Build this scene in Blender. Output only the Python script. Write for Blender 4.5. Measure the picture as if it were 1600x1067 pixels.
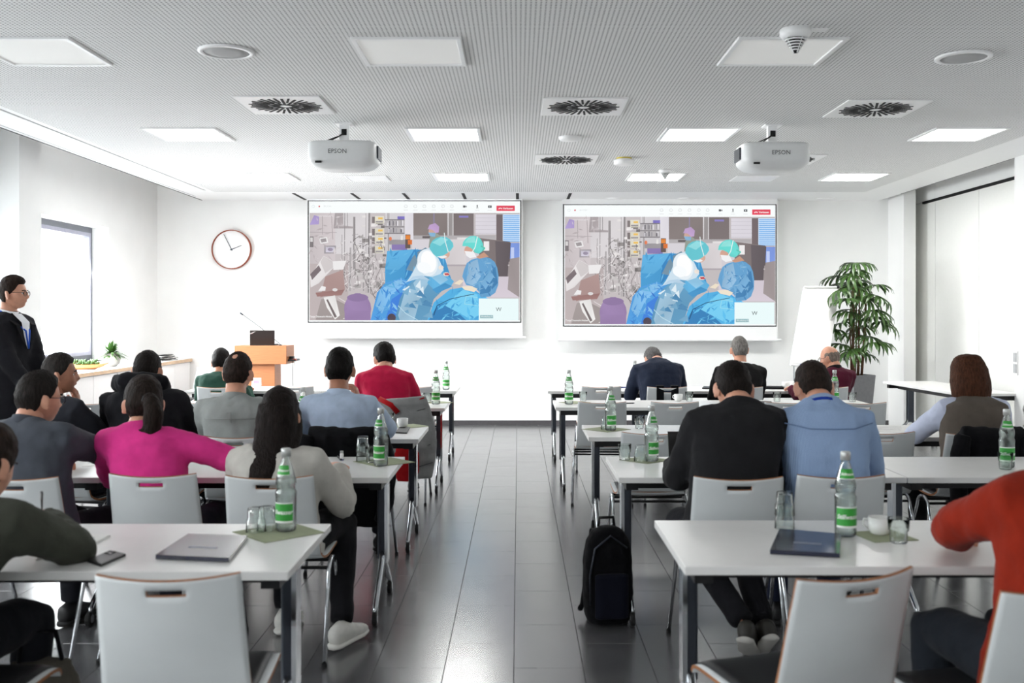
import bpy, bmesh, math, random
import numpy as np
from mathutils import Vector, Matrix, Euler
random.seed(7); np.random.seed(7)
for o in list(bpy.data.objects): bpy.data.objects.remove(o, do_unlink=True)
scene = bpy.context.scene
COL = scene.collection
PI = math.pi

# ------------------------------------------------------------------ camera, world, light
F = 1555.0; VX, VY = 810.0, 491.0; CAMH = 1.53
CEIL = 3.10; BACK = 13.75; TOP = 0.74
def W(px, py, z):                     # photo pixel + distance -> world point
    return Vector(((px-VX)*z/F, z, CAMH-(py-VY)*z/F))
def ceil_at(px, py, h=CEIL):
    z = (h-CAMH)*F/(VY-py); return ((px-VX)*z/F, z)
cam_d = bpy.data.cameras.new('camera'); cam = bpy.data.objects.new('camera', cam_d); COL.objects.link(cam)
cam.location = (0, 0, CAMH); cam.rotation_euler = (PI/2, 0, 0)
cam_d.sensor_width = 36; cam_d.lens = 36*F/1600
cam_d.shift_x = -(VX-800)/1600; cam_d.shift_y = -(533.5-VY)/1600
cam_d.clip_start = .05
cam_d.dof.use_dof = True; cam_d.dof.focus_distance = 9.0; cam_d.dof.aperture_fstop = 3.2
scene.camera = cam
try:
    scene.cycles.transparent_max_bounces = 32; scene.cycles.transmission_bounces = 16; scene.cycles.max_bounces = 16; scene.cycles.diffuse_bounces = 6
except Exception: pass
EXPO = 0.0
scene.view_settings.view_transform = 'Standard'; scene.view_settings.look = 'None'
scene.view_settings.exposure = EXPO; scene.view_settings.gamma = 1; scene.view_settings.use_curve_mapping = False
world = bpy.data.worlds.new('World'); scene.world = world; world.use_nodes = True
bg = world.node_tree.nodes['Background']; bg.inputs[0].default_value = (.93, .97, 1, 1); bg.inputs[1].default_value = 6.0
def area_light(name, loc, rot, sx, sy, power, col=(1, 1, 1)):
    l = bpy.data.lights.new(name, 'AREA'); l.shape = 'RECTANGLE'; l.size = sx; l.size_y = sy; l.energy = power; l.color = col; l.spread = math.radians(144)
    o = bpy.data.objects.new(name, l); COL.objects.link(o); o.location = loc; o.rotation_euler = rot
    return o
# daylight through the left windows, plus added fill from unseen bays behind the camera (z-bays given as start, end along the room)
BAYS = [(9.95, 12.12), (7.05, 9.1), (4.15, 6.25), (1.3, 3.35), (-1.6, .45), (-4.5, -2.45)]
WIN_Z = (0.97, 2.58)
DAY = [290, 30, 40, 50, 105, 120]  # strength set bay by bay to shape the falloff; rearmost bays fill the foreground
for (a, b), pw in zip(BAYS, DAY):
    area_light('window_and_fill_light', (-5.36, (a+b)/2, (WIN_Z[0]+WIN_Z[1])/2), (0, -PI/2+math.radians(34), 0), WIN_Z[1]-WIN_Z[0], b-a, pw, (.97, .985, 1))

# ------------------------------------------------------------------ materials
def lin(c):
    if max(c) > 1: c = [v/255 for v in c]
    return tuple((v/12.92 if v <= .04045 else ((v+.055)/1.055)**2.4) for v in c[:3])
MATS = {}
def mat(name, col, rough=.5, metal=0., var=.06, vscale=30., bump=0., bscale=60., spec=.5, sheen=0., trans=0., emit=0., coat=0., stretch=None, ior=None):
    if name in MATS: return MATS[name]
    m = bpy.data.materials.new(name); m.use_nodes = True; MATS[name] = m
    nt = m.node_tree; p = nt.nodes['Principled BSDF']
    c = lin(col)
    tc = nt.nodes.new('ShaderNodeTexCoord'); src = tc.outputs['Object']
    if stretch:
        mp = nt.nodes.new('ShaderNodeMapping'); mp.inputs['Scale'].default_value = stretch
        nt.links.new(src, mp.inputs[0]); src = mp.outputs[0]
    if var > 0:
        n = nt.nodes.new('ShaderNodeTexNoise'); n.inputs['Scale'].default_value = vscale; n.inputs['Detail'].default_value = 3
        nt.links.new(src, n.inputs[0])
        r = nt.nodes.new('ShaderNodeValToRGB')
        r.color_ramp.elements[0].position = .3; r.color_ramp.elements[1].position = .7
        r.color_ramp.elements[0].color = (*[max(0, v*(1-var)) for v in c], 1); r.color_ramp.elements[1].color = (*[min(1, v*(1+var)) for v in c], 1)
        nt.links.new(n.outputs[0], r.inputs[0]); nt.links.new(r.outputs[0], p.inputs['Base Color'])
    else: p.inputs['Base Color'].default_value = (*c, 1)
    p.inputs['Roughness'].default_value = rough; p.inputs['Metallic'].default_value = metal
    p.inputs['Specular IOR Level'].default_value = spec
    if sheen: p.inputs['Sheen Weight'].default_value = sheen
    if coat: p.inputs['Coat Weight'].default_value = coat; p.inputs['Coat Roughness'].default_value = .1
    if trans: p.inputs['Transmission Weight'].default_value = trans
    if ior: p.inputs['IOR'].default_value = ior
    if emit:
        p.inputs['Emission Color'].default_value = (*c, 1); p.inputs['Emission Strength'].default_value = emit
    if bump:
        n2 = nt.nodes.new('ShaderNodeTexNoise'); n2.inputs['Scale'].default_value = bscale; n2.inputs['Detail'].default_value = 4
        nt.links.new(src, n2.inputs[0])
        b = nt.nodes.new('ShaderNodeBump'); b.inputs['Strength'].default_value = bump; b.inputs['Distance'].default_value = .01
        nt.links.new(n2.outputs[0], b.inputs['Height']); nt.links.new(b.outputs[0], p.inputs['Normal'])
    return m
def fabric(name, col, bump=.25, bscale=22, rough=.9, weave=None):
    m = mat('cloth_'+name, col, rough=rough, var=.10, vscale=12, bump=bump*1.6, bscale=bscale, spec=.1, sheen=.04)
    return m

white_wall = mat('white_wall', (.955, .955, .95), rough=.85, var=.012, vscale=3, bump=.03, bscale=180)
white_paint = mat('white_paint', (.95, .95, .95), rough=.5, var=.01)
lacquer = mat('white_lacquer', (.96, .96, .96), rough=.35, var=.01)
dark_base = mat('baseboard_grey', (75, 73, 76), rough=.5, var=.08)
black_metal = mat('black_metal', (24, 24, 26), rough=.4, var=.05, metal=.3)
black_plastic = mat('black_plastic', (18, 18, 19), rough=.45, var=.05)
chrome = mat('chrome', (205, 208, 212), rough=.12, metal=1., var=.02)
grey_metal = mat('grey_metal', (70, 74, 82), rough=.3, metal=.8, var=.04)
alu = mat('window_aluminium', (105, 108, 116), rough=.45, metal=.3, var=.04)
table_white = mat('table_white', (226, 225, 223), rough=.32, var=.015, vscale=12, bump=.015, bscale=300)
shell_grey = mat('chair_laminate', (206, 210, 211), rough=.42, var=.015, vscale=12)
ply_edge = mat('plywood_edge', (150, 98, 62), rough=.6, var=.2, vscale=60)
pad_black = mat('seat_leather', (26, 26, 28), rough=.42, var=.06, bump=.1, bscale=120)
beech = mat('beech_veneer', (172, 110, 70), rough=.45, var=.1, vscale=7, stretch=(1, 1, 14), bump=.02)
oak_edge = mat('oak_edge', (214, 184, 152), rough=.5, var=.12, vscale=9, stretch=(8, 1, 8))
paper = mat('paper', (235, 234, 231), rough=.8, var=.02)
napkin_m = mat('napkin_green', (150, 156, 128), rough=.95, var=.05, bump=.15, bscale=200)
porcelain = mat('porcelain', (232, 232, 230), rough=.15, var=.01)
label_green = mat('label_green', (52, 158, 58), rough=.5, var=.05, vscale=40)
label_white = mat('label_white', (238, 240, 236), rough=.5, var=.01)
cap_m = mat('cap_silver', (190, 192, 190), rough=.35, metal=.5, var=.03)
navy_board = mat('folder_navy', (28, 32, 56), rough=.22, var=.1, vscale=8, coat=.4)
grey_speaker = mat('speaker_grille', (176, 176, 176), rough=.7, var=.05, vscale=400)
dark_slot = mat('dark_slot', (14, 14, 15), rough=.8, var=.05)
leaf_m = mat('palm_leaf', (52, 80, 32), rough=.38, var=.35, vscale=9)
leaf_l = mat('fresh_leaf', (52, 86, 30), rough=.5, var=.3, vscale=30)
cane_m = mat('palm_cane', (92, 60, 40), rough=.8, var=.4, vscale=40)
soil_m = mat('soil', (40, 30, 24), rough=1, var=.4)
pot_grey = mat('planter_grey', (118, 118, 122), rough=.2, var=.06, coat=.5)
pot_stone = mat('pot_stone', (150, 146, 142), rough=.7, var=.12, vscale=50, bump=.3, bscale=70)
skin_m = mat('skin', (206, 150, 124), rough=.5, var=.08, vscale=35, bump=.05, bscale=200)
skin_d = mat('skin_tan', (176, 122, 96), rough=.5, var=.08, vscale=35, bump=.05, bscale=200)
lip_m = mat('lips', (160, 92, 86), rough=.45, var=.05)
eye_w = mat('eye_white', (225, 222, 216), rough=.2, var=.02)
eye_i = mat('iris', (52, 38, 30), rough=.15, var=.1)
rubber = mat('rubber_black', (16, 16, 17), rough=.7, var=.05)
projector_m = mat('projector_white', (225, 226, 226), rough=.4, var=.01)
red_mark = mat('red_print', (200, 50, 60), rough=.5, var=.02)

def glass_mat(name, tint, rough=.0, ior=1.45, refr=.25, edge=.15):
    m = bpy.data.materials.new(name); m.use_nodes = True; nt = m.node_tree; p = nt.nodes['Principled BSDF']
    p.inputs['Transmission Weight'].default_value = 1; p.inputs['Roughness'].default_value = rough; p.inputs['IOR'].default_value = ior
    n = nt.nodes.new('ShaderNodeTexNoise'); n.inputs['Scale'].default_value = 4
    r = nt.nodes.new('ShaderNodeValToRGB'); a = lin(tint)
    r.color_ramp.elements[0].color = (*[v*.985 for v in a], 1); r.color_ramp.elements[1].color = (*a, 1)
    nt.links.new(n.outputs[0], r.inputs[0]); nt.links.new(r.outputs[0], p.inputs['Base Color'])
    out = nt.nodes['Material Output']; tr = nt.nodes.new('ShaderNodeBsdfTransparent'); gl = nt.nodes.new('ShaderNodeBsdfGlossy'); gl.inputs['Roughness'].default_value = .03
    lw = nt.nodes.new('ShaderNodeLayerWeight'); lw.inputs[0].default_value = edge; mx = nt.nodes.new('ShaderNodeMixShader'); m2 = nt.nodes.new('ShaderNodeMixShader'); m2.inputs[0].default_value = refr
    nt.links.new(r.outputs[0], tr.inputs[0]); nt.links.new(lw.outputs['Fresnel'], mx.inputs[0]); nt.links.new(tr.outputs[0], mx.inputs[1]); nt.links.new(gl.outputs[0], mx.inputs[2])
    nt.links.new(mx.outputs[0], m2.inputs[1]); nt.links.new(p.outputs[0], m2.inputs[2]); nt.links.new(m2.outputs[0], out.inputs[0])
    return m
glass_m = glass_mat('clear_glass', (.985, .995, .99))
tumbler_m = glass_mat('tumbler_glass', (.99, 1, .995), refr=.12, edge=.10)
water_m = glass_mat('water', (.98, .99, .985), ior=1.33)
def pane_mat():
    m = bpy.data.materials.new('window_glass'); m.use_nodes = True; nt = m.node_tree
    for n in list(nt.nodes): nt.nodes.remove(n)
    out = nt.nodes.new('ShaderNodeOutputMaterial'); mx = nt.nodes.new('ShaderNodeMixShader')
    t = nt.nodes.new('ShaderNodeBsdfTransparent'); g = nt.nodes.new('ShaderNodeBsdfGlossy'); g.inputs['Roughness'].default_value = .02
    nz = nt.nodes.new('ShaderNodeTexNoise'); nz.inputs['Scale'].default_value = 2
    rp = nt.nodes.new('ShaderNodeValToRGB'); rp.color_ramp.elements[0].color = (.95, .97, .97, 1); rp.color_ramp.elements[1].color = (.98, .99, .99, 1)
    nt.links.new(nz.outputs[0], rp.inputs[0]); nt.links.new(rp.outputs[0], t.inputs[0])
    mx.inputs[0].default_value = .05; nt.links.new(t.outputs[0], mx.inputs[1]); nt.links.new(g.outputs[0], mx.inputs[2])
    nt.links.new(mx.outputs[0], out.inputs[0]); return m
pane_m = pane_mat()
def emit_mat(name, col, strength, var=.01):
    m = bpy.data.materials.new(name); m.use_nodes = True; nt = m.node_tree; p = nt.nodes['Principled BSDF']
    c = lin(col); n = nt.nodes.new('ShaderNodeTexNoise'); n.inputs['Scale'].default_value = 3
    r = nt.nodes.new('ShaderNodeValToRGB'); r.color_ramp.elements[0].color = (*[v*(1-var) for v in c], 1); r.color_ramp.elements[1].color = (*c, 1)
    nt.links.new(n.outputs[0], r.inputs[0]); nt.links.new(r.outputs[0], p.inputs['Emission Color'])
    p.inputs['Base Color'].default_value = (*[v*.8 for v in c], 1); p.inputs['Emission Strength'].default_value = strength; p.inputs['Roughness'].default_value = .6
    return m
def perforated():
    m = bpy.data.materials.new('perforated_ceiling'); m.use_nodes = True; nt = m.node_tree; p = nt.nodes['Principled BSDF']
    tc = nt.nodes.new('ShaderNodeTexCoord'); sp = nt.nodes.new('ShaderNodeSeparateXYZ'); nt.links.new(tc.outputs['Object'], sp.inputs[0])
    def M(op, a, b=None, v=None):
        n = nt.nodes.new('ShaderNodeMath'); n.operation = op
        for i, s in enumerate((a, b)):
            if s is None: continue
            if isinstance(s, (int, float)): n.inputs[i].default_value = s
            else: nt.links.new(s, n.inputs[i])
        return n.outputs[0]
    P = .0255
    sq = []
    for k in (0, 1):
        f = M('FRACT', M('MULTIPLY', sp.outputs[k], 1/P)); d = M('SUBTRACT', f, .5); sq.append(M('MULTIPLY', d, d))
    hole = M('LESS_THAN', M('ADD', sq[0], sq[1]), .050)
    mix = nt.nodes.new('ShaderNodeMix'); mix.data_type = 'RGBA'
    nz = nt.nodes.new('ShaderNodeTexNoise'); nz.inputs['Scale'].default_value = .8; nt.links.new(tc.outputs['Object'], nz.inputs[0])
    rp = nt.nodes.new('ShaderNodeValToRGB'); rp.color_ramp.elements[0].color = (.80, .80, .795, 1); rp.color_ramp.elements[1].color = (.84, .84, .835, 1)
    nt.links.new(nz.outputs[0], rp.inputs[0])
    nt.links.new(hole, mix.inputs[0]); nt.links.new(rp.outputs[0], mix.inputs[6]); mix.inputs[7].default_value = (.14, .14, .14, 1)
    nt.links.new(mix.outputs[2], p.inputs['Base Color']); p.inputs['Roughness'].default_value = .9
    return m
perf_m = perforated()
def floor_mat():
    m = bpy.data.materials.new('floor_tile'); m.use_nodes = True; nt = m.node_tree; p = nt.nodes['Principled BSDF']
    tc = nt.nodes.new('ShaderNodeTexCoord'); oi = nt.nodes.new('ShaderNodeObjectInfo')
    n = nt.nodes.new('ShaderNodeTexNoise'); n.inputs['Scale'].default_value = 5; n.inputs['Detail'].default_value = 8
    va = nt.nodes.new('ShaderNodeVectorMath'); va.operation = 'ADD'; nt.links.new(tc.outputs['Object'], va.inputs[0])
    ml = nt.nodes.new('ShaderNodeMath'); ml.operation = 'MULTIPLY'; ml.inputs[1].default_value = 37; nt.links.new(oi.outputs['Random'], ml.inputs[0])
    nt.links.new(ml.outputs[0], va.inputs[1]); nt.links.new(va.outputs[0], n.inputs[0])
    r = nt.nodes.new('ShaderNodeValToRGB'); r.color_ramp.elements[0].position = .3; r.color_ramp.elements[1].position = .75
    r.color_ramp.elements[0].color = (.085, .085, .090, 1); r.color_ramp.elements[1].color = (.125, .125, .131, 1)
    nt.links.new(n.outputs[0], r.inputs[0]); nt.links.new(r.outputs[0], p.inputs['Base Color'])
    r2 = nt.nodes.new('ShaderNodeMapRange'); r2.inputs[3].default_value = .20; r2.inputs[4].default_value = .25
    nt.links.new(n.outputs[0], r2.inputs[0]); nt.links.new(r2.outputs[0], p.inputs['Roughness'])
    b = nt.nodes.new('ShaderNodeBump'); b.inputs['Strength'].default_value = .02; b.inputs['Distance'].default_value = .004
    nt.links.new(n.outputs[0], b.inputs['Height']); nt.links.new(b.outputs[0], p.inputs['Normal'])
    p.inputs['IOR'].default_value = 2.9
    return m
floor_m = floor_mat()

# ------------------------------------------------------------------ mesh helpers
class MB:
    def __init__(s): s.v = []; s.f = []; s.m = []; s.n = 0
    def add(s, verts, faces, mi=0):
        b = s.n; s.v.extend([tuple(map(float, p)) for p in verts]); s.n += len(verts)
        for f in faces: s.f.append(tuple(b+i for i in f)); s.m.append(mi)
        return s
    def box(s, x0, x1, y0, y1, z0, z1, mi=0):
        v = [(x, y, z) for z in (z0, z1) for y in (y0, y1) for x in (x0, x1)]
        return s.add(v, [(0, 2, 3, 1), (4, 5, 7, 6), (0, 1, 5, 4), (2, 6, 7, 3), (0, 4, 6, 2), (1, 3, 7, 5)], mi)
    def cbox(s, c, d, mi=0): return s.box(c[0]-d[0]/2, c[0]+d[0]/2, c[1]-d[1]/2, c[1]+d[1]/2, c[2]-d[2]/2, c[2]+d[2]/2, mi)
    def prism(s, pts, z0, z1, mi=0):                  # outline in xy, extruded in z
        n = len(pts); v = [(p[0], p[1], z0) for p in pts]+[(p[0], p[1], z1) for p in pts]
        f = [tuple(range(n-1, -1, -1)), tuple(range(n, 2*n))]+[(i, (i+1) % n, n+(i+1) % n, n+i) for i in range(n)]
        return s.add(v, f, mi)
    def rbox(s, x0, x1, y0, y1, z0, z1, r, mi=0, n=5):    # vertical edges rounded
        pts = []
        for cx, cy, a0 in ((x1-r, y1-r, 0), (x0+r, y1-r, 90), (x0+r, y0+r, 180), (x1-r, y0+r, 270)):
            for k in range(n+1):
                a = math.radians(a0+90*k/n); pts.append((cx+r*math.cos(a), cy+r*math.sin(a)))
        return s.prism(pts, z0, z1, mi)
    def lathe(s, prof, n=24, c=(0, 0, 0), mi=0, caps=True):
        v = []; f = []; m = len(prof)
        for (r, z) in prof:
            for k in range(n): a = 2*PI*k/n; v.append((c[0]+r*math.cos(a), c[1]+r*math.sin(a), c[2]+z))
        for i in range(m-1):
            for k in range(n): f.append((i*n+k, i*n+(k+1) % n, (i+1)*n+(k+1) % n, (i+1)*n+k))
        if caps: f.append(tuple(range(n-1, -1, -1))); f.append(tuple((m-1)*n+k for k in range(n)))
        return s.add(v, f, mi)
    def tube(s, pts, r, n=8, mi=0, caps=True, closed=False):
        pts = [Vector(p) for p in pts]; m = len(pts); rr = r if isinstance(r, (list, tuple)) else [r]*m
        v = []; f = []; up = None
        for i, p in enumerate(pts):
            a = pts[(i-1) % m] if (closed or i > 0) else p; b = pts[(i+1) % m] if (closed or i < m-1) else p
            t = (b-a).normalized() if (b-a).length > 1e-9 else Vector((0, 0, 1))
            if up is None: up = Vector((0, 0, 1)) if abs(t.z) < .9 else Vector((1, 0, 0))
            x = t.cross(up)
            if x.length < 1e-6: x = t.orthogonal()
            x.normalize(); y = x.cross(t).normalized(); up = y
            for k in range(n): an = 2*PI*k/n; v.append(p+x*(rr[i]*math.cos(an))+y*(rr[i]*math.sin(an)))
        R = m if closed else m-1
        for i in range(R):
            j = (i+1) % m
            for k in range(n): f.append((i*n+k, i*n+(k+1) % n, j*n+(k+1) % n, j*n+k))
        if caps and not closed: f.append(tuple(range(n-1, -1, -1))); f.append(tuple((m-1)*n+k for k in range(n)))
        return s.add(v, f, mi)
    def sphere(s, c, r, n=12, m=8, mi=0):
        rx, ry, rz = r if isinstance(r, (list, tuple)) else (r, r, r)
        v = [(c[0], c[1], c[2]-rz)]; f = []
        for i in range(1, m):
            p = -PI/2+PI*i/m
            for k in range(n): a = 2*PI*k/n; v.append((c[0]+rx*math.cos(p)*math.cos(a), c[1]+ry*math.cos(p)*math.sin(a), c[2]+rz*math.sin(p)))
        v.append((c[0], c[1], c[2]+rz)); L = len(v)-1
        for k in range(n):
            f.append((0, 1+(k+1) % n, 1+k)); f.append((L, 1+(m-2)*n+k, 1+(m-2)*n+(k+1) % n))
        for i in range(m-2):
            for k in range(n): f.append((1+i*n+k, 1+i*n+(k+1) % n, 1+(i+1)*n+(k+1) % n, 1+(i+1)*n+k))
        return s.add(v, f, mi)
    def mesh(s, name, mats, smooth=False):
        me = bpy.data.meshes.new(name); me.from_pydata(s.v, [], s.f)
        for m in (mats if isinstance(mats, (list, tuple)) else [mats]): me.materials.append(m)
        me.polygons.foreach_set('material_index', s.m)
        if smooth: me.polygons.foreach_set('use_smooth', [True]*len(me.polygons))
        me.update(); return me
    def build(s, name, mats, parent=None, smooth=False, loc=(0, 0, 0), rot=(0, 0, 0), bevel=0):
        return ob(name, s.mesh(name, mats, smooth), parent, loc, rot, bevel)
def ob(name, me, parent=None, loc=(0, 0, 0), rot=(0, 0, 0), bevel=0):
    o = bpy.data.objects.new(name, me); COL.objects.link(o); o.location = loc; o.rotation_euler = rot
    if parent is not None: o.parent = parent
    if bevel:
        b = o.modifiers.new('bevel', 'BEVEL'); b.width = bevel; b.segments = 2; b.limit_method = 'ANGLE'; b.angle_limit = .6
    return o
def thing(name, label, cat, loc=(0, 0, 0), rz=0, group=None):
    o = bpy.data.objects.new(name, None); COL.objects.link(o); o.location = loc; o.rotation_euler = (0, 0, rz); o.empty_display_size = .1
    return tag(o, label, cat, group)
def tag(o, label, cat, group=None):
    o['label'] = label; o['category'] = cat
    if group: o['group'] = group
    return o
def struct(o, label=None):
    o['kind'] = 'structure'
    if label: o['label'] = label
    return o
CH = {}
def copy_tree(o, parent=None, loc=None, rz=None, label=None):
    c = o.copy(); COL.objects.link(c); c.parent = parent
    if loc is not None: c.location = loc
    if rz is not None: c.rotation_euler = (0, 0, rz)
    if label: c['label'] = label
    for ch in o.children: copy_tree(ch, c)
    return c
TXT = {}
def text_mesh(body, size, align='CENTER', shear=0., bold=0.):
    key = (body, size, align, shear, bold)
    if key in TXT: return TXT[key]
    cu = bpy.data.curves.new('lettering', 'FONT'); cu.body = body; cu.size = size; cu.align_x = align; cu.align_y = 'CENTER'; cu.shear = shear; cu.offset = bold
    cu.resolution_u = 2
    o = bpy.data.objects.new('tmp', cu); COL.objects.link(o)
    dg = bpy.context.evaluated_depsgraph_get(); me = bpy.data.meshes.new_from_object(o.evaluated_get(dg)); me.name = 'lettering'
    bpy.data.objects.remove(o); TXT[key] = me
    return me
def text(name, body, size, m, parent, loc, rot=(PI/2, 0, 0), **k):
    me = text_mesh(body, size, **k).copy(); me.materials.clear(); me.materials.append(m)
    return ob(name, me, parent, loc, rot)
# ------------------------------------------------------------------ the room
XL, XR, YR = -4.99, 5.44, -5.0
# floor: dark stone tiles 30 x 60 cm, joints recessed
fl = struct(MB().box(XL-.4, XR, YR, BACK, -.05, -.003).build('floor', mat('joint_grey', (58, 57, 58), rough=.8, var=.1)), 'dark grey floor of staggered rectangular tiles')
def tile_mesh():
    b = MB(); g = .0008; x, y, c = .15-g, .30-g, .0012
    v = [(-x, -y, -.003), (x, -y, -.003), (x, y, -.003), (-x, y, -.003), (-x+c, -y+c, 0), (x-c, -y+c, 0), (x-c, y-c, 0), (-x+c, y-c, 0)]
    b.add(v, [(4, 5, 6, 7), (0, 1, 5, 4), (1, 2, 6, 5), (2, 3, 7, 6), (3, 0, 4, 7)]); return b
tm = tile_mesh().mesh('tile', floor_m)
rest = MB(); tv = tile_mesh()
strips = range(-18, 19)
for i in strips:
    x = -.02+.3*i+.15
    if x-.15 < XL-.02 or x+.15 > XR+.02: continue
    off = (4.305 if i % 2 == 0 else 4.625) % .6
    near = -6 <= i <= 5
    y = off+.3-6.0
    while y < BACK+.3:
        if y+.29 < BACK and y-.3 > YR:
            if near and 3.3 < y: ob('tile', tm, fl, (x, y, 0))
            else: rest.add([(a+x, b_+y, c) for a, b_, c in tv.v], tv.f)
        y += .6
# edge strips and the row cut against the far wall
for i in strips:
    x = -.02+.3*i+.15
    if x-.15 < XL-.02 or x+.15 > XR+.02: continue
    off = (4.305 if i % 2 == 0 else 4.625) % .6
    k = off
    while k+.6 < BACK: k += .6
    rest.box(x-.1488, x+.1488, k+.001, BACK-.012, -.003, 0)
o = rest.build('tile', floor_m, fl); o['kind'] = 'stuff'

struct(MB().box(XL-.4, XR+.4, BACK, BACK+.2, 0, 3.6).build('wall_back', white_wall), 'white front wall behind the projection screens')
struct(MB().box(XL-.4, XR+.4, YR-.2, YR, 0, 3.6).build('wall_rear', white_wall), 'white wall behind the audience')
struct(MB().box(-4.40, XR, BACK-.015, BACK, 0, .065).build('baseboard_back', dark_base), 'dark grey baseboard along the front wall')
# left wall with window openings, those behind the camera added for fill light
wl = MB(); T = -5.36
ys = [YR]+[v for bay in sorted(BAYS) for v in bay]+[BACK]
for k in range(0, len(ys), 2): wl.box(T, XL, ys[k], ys[k+1], 0, 3.6)
for a, b in BAYS: wl.box(T, XL, a, b, 0, WIN_Z[0]); wl.box(T, XL, a, b, WIN_Z[1], 3.6)
for a in (9.27, 6.4, 3.5, .6, -2.25): wl.box(XL-.01, -4.65, a, a+.43, 0, 3.6)
wl = struct(wl.build('wall_left', white_wall), 'white window wall with projecting pillars')
for n, (a, b) in enumerate(BAYS):
    x = -5.22; fr = MB(); w = .07; z0, z1 = WIN_Z
    fr.box(x-.05, x+.03, a, b, z0, z0+w); fr.box(x-.05, x+.03, a, b, z1-w, z1)
    fr.box(x-.05, x+.03, a, a+w, z0+w, z1-w); fr.box(x-.05, x+.03, b-w, b, z0+w, z1-w)
    wo = struct(fr.build('window_%d' % (n+1), alu), 'tall grey aluminium window in the left wall' if n == 0 else None)
    s = MB(); w2 = .045; aa, bb, c0, c1 = a+w, b-w, z0+w, z1-w
    s.box(x-.03, x+.045, aa, bb, c0, c0+w2); s.box(x-.03, x+.045, aa, bb, c1-w2, c1); s.box(x-.03, x+.045, aa, aa+w2, c0+w2, c1-w2); s.box(x-.03, x+.045, bb-w2, bb, c0+w2, c1-w2)
    s.build('window_sash', mat('sash_grey', (150, 150, 165), rough=.4, metal=.2), wo)
    MB().box(x-.004, x+.004, aa+w2, bb-w2, c0+w2, c1-w2).build('pane', pane_m, wo)
    MB().box(x+.03, XL+.02, a, b, z0-.02, z0).build('window_sill', white_paint, wo)
# right wall: projecting near part, recessed far part lined with tall partition panels
struct(MB().box(4.97, XR+.4, YR, 9.97, 0, 3.6).build('wall_right', white_wall), 'white side wall with light switch')
wr = struct(MB().box(XR+.045, XR+.4, 9.97, BACK, 0, 3.6).box(XR, XR+.05, 9.97, BACK, 3.045, 3.6).build('wall_right_recess', white_wall), 'white wall carrying the partition panels')
wr.name = 'wall_right.001'
for k, (a, b) in enumerate(((9.98, 10.55), (10.558, 11.75), (11.758, 12.98), (12.988, 13.74))):
    MB().box(XR, XR+.04, a, b, .02, 3.005).build('panel', mat('partition_white', (.93, .93, .915), rough=.55, var=.01), wr)
MB().box(XR-.002, XR+.045, 10.0, 13.4, 3.012, 3.042).build('track_slot', dark_slot, wr)
struct(MB().box(5.11, 5.27, 13.2, BACK, 0, 3.4).build('trim_1', white_wall), 'white corner pillar beside the palm')
struct(MB().box(4.955, 4.97, YR, 9.95, 0, .065).build('baseboard_right', dark_base))

# ceiling: perforated field, smooth borders, shadow gap on both long sides
FY = 12.78
c = MB()
c.box(-3.90, 4.45, YR, FY, CEIL, CEIL+.06, 0)
c.box(-3.955, -3.90, YR, BACK, CEIL, CEIL+.06, 1); c.box(4.45, 4.98, YR, BACK, CEIL, CEIL+.06, 1)
c.box(-3.90, 4.45, FY, BACK, CEIL, CEIL+.06, 1)
c.box(-4.345, -3.985, YR, BACK-.06, CEIL, CEIL+.06, 1)
c.box(XL-.4, XR+.4, YR, BACK, 3.5, 3.6, 1)
cl = struct(c.build('ceiling', [perf_m, white_paint]), 'white perforated acoustic ceiling')
MB().box(-3.985, -3.955, YR, 12.62, CEIL+.018, CEIL+.03).build('curtain_rail', mat('rail_grey', (120, 120, 122), rough=.5, metal=.4), cl)
MB().box(-3.985, -3.955, 12.62, BACK, CEIL, CEIL+.05).build('edge_trim', white_paint, cl)
MB().box(-4.36, -4.345, YR, BACK-.06, CEIL-.004, CEIL+.06).build('edge_trim', black_metal, cl)
MB().box(-4.30, -4.292, YR, BACK-.5, CEIL-.003, CEIL+.002).build('edge_trim', mat('rail_light', (190, 190, 192), rough=.5), cl)
MB().box(4.98, 4.988, YR, 12.97, CEIL-.004, CEIL+.06).build('edge_trim', mat('rail_grey', (120, 120, 122)), cl)
# slots in the smooth strip above the screens
for px in (468, 556.5, 635, 725.5, 808.5, 889):
    x, y = ceil_at(px, 307)
    MB().box(x-.02, x+.02, y-.36, y+.36, CEIL-.004, CEIL+.01).build('air_slot', dark_slot, cl)
for px in (960, 1072, 1290):  # small round downlights in the smooth strip, built without a glow
    x, y = ceil_at(px, 310)
    MB().lathe([(.12, -.006), (.12, .01)], 20, (x, y, CEIL)).lathe([(.09, -.012), (.09, -.004)], 20, (x, y, CEIL)).build('flush_downlight', lacquer, cl)

# ------------------------------------------------------------------ ceiling fittings
LIT = {-2: 2.6, -1: 2.6, 0: 1.8, 1: .25, 2: 7.5, 3: 54.0}  # rows above and behind the camera are unseen, lit to fill the foreground
def light_panel(name, x, y, label, lit):
    t = thing('ceiling_light', label, 'ceiling light', (x, y, CEIL), 0, 'square ceiling light panels')
    h = .314; f = MB(); w = .028
    for a in ((-h, h, -h, -h+w), (-h, h, h-w, h), (-h, -h+w, -h+w, h-w), (h-w, h, -h+w, h-w)): f.box(*a, -.014, .03)
    f.build('frame', lacquer, t, bevel=.003)
    MB().box(-h+w, h-w, -h+w, h-w, -.004, .02).build('diffuser', emit_mat('diffuser_%.1f' % lit, (.95, .95, .94), lit) if lit else mat('diffuser_off', (.93, .93, .925), rough=.4, var=.01), t)
    return t
CX = [(-2.86, 'far left'), (-.64, 'left of centre'), (1.56, 'right of centre'), (3.82, 'far right')]
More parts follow.
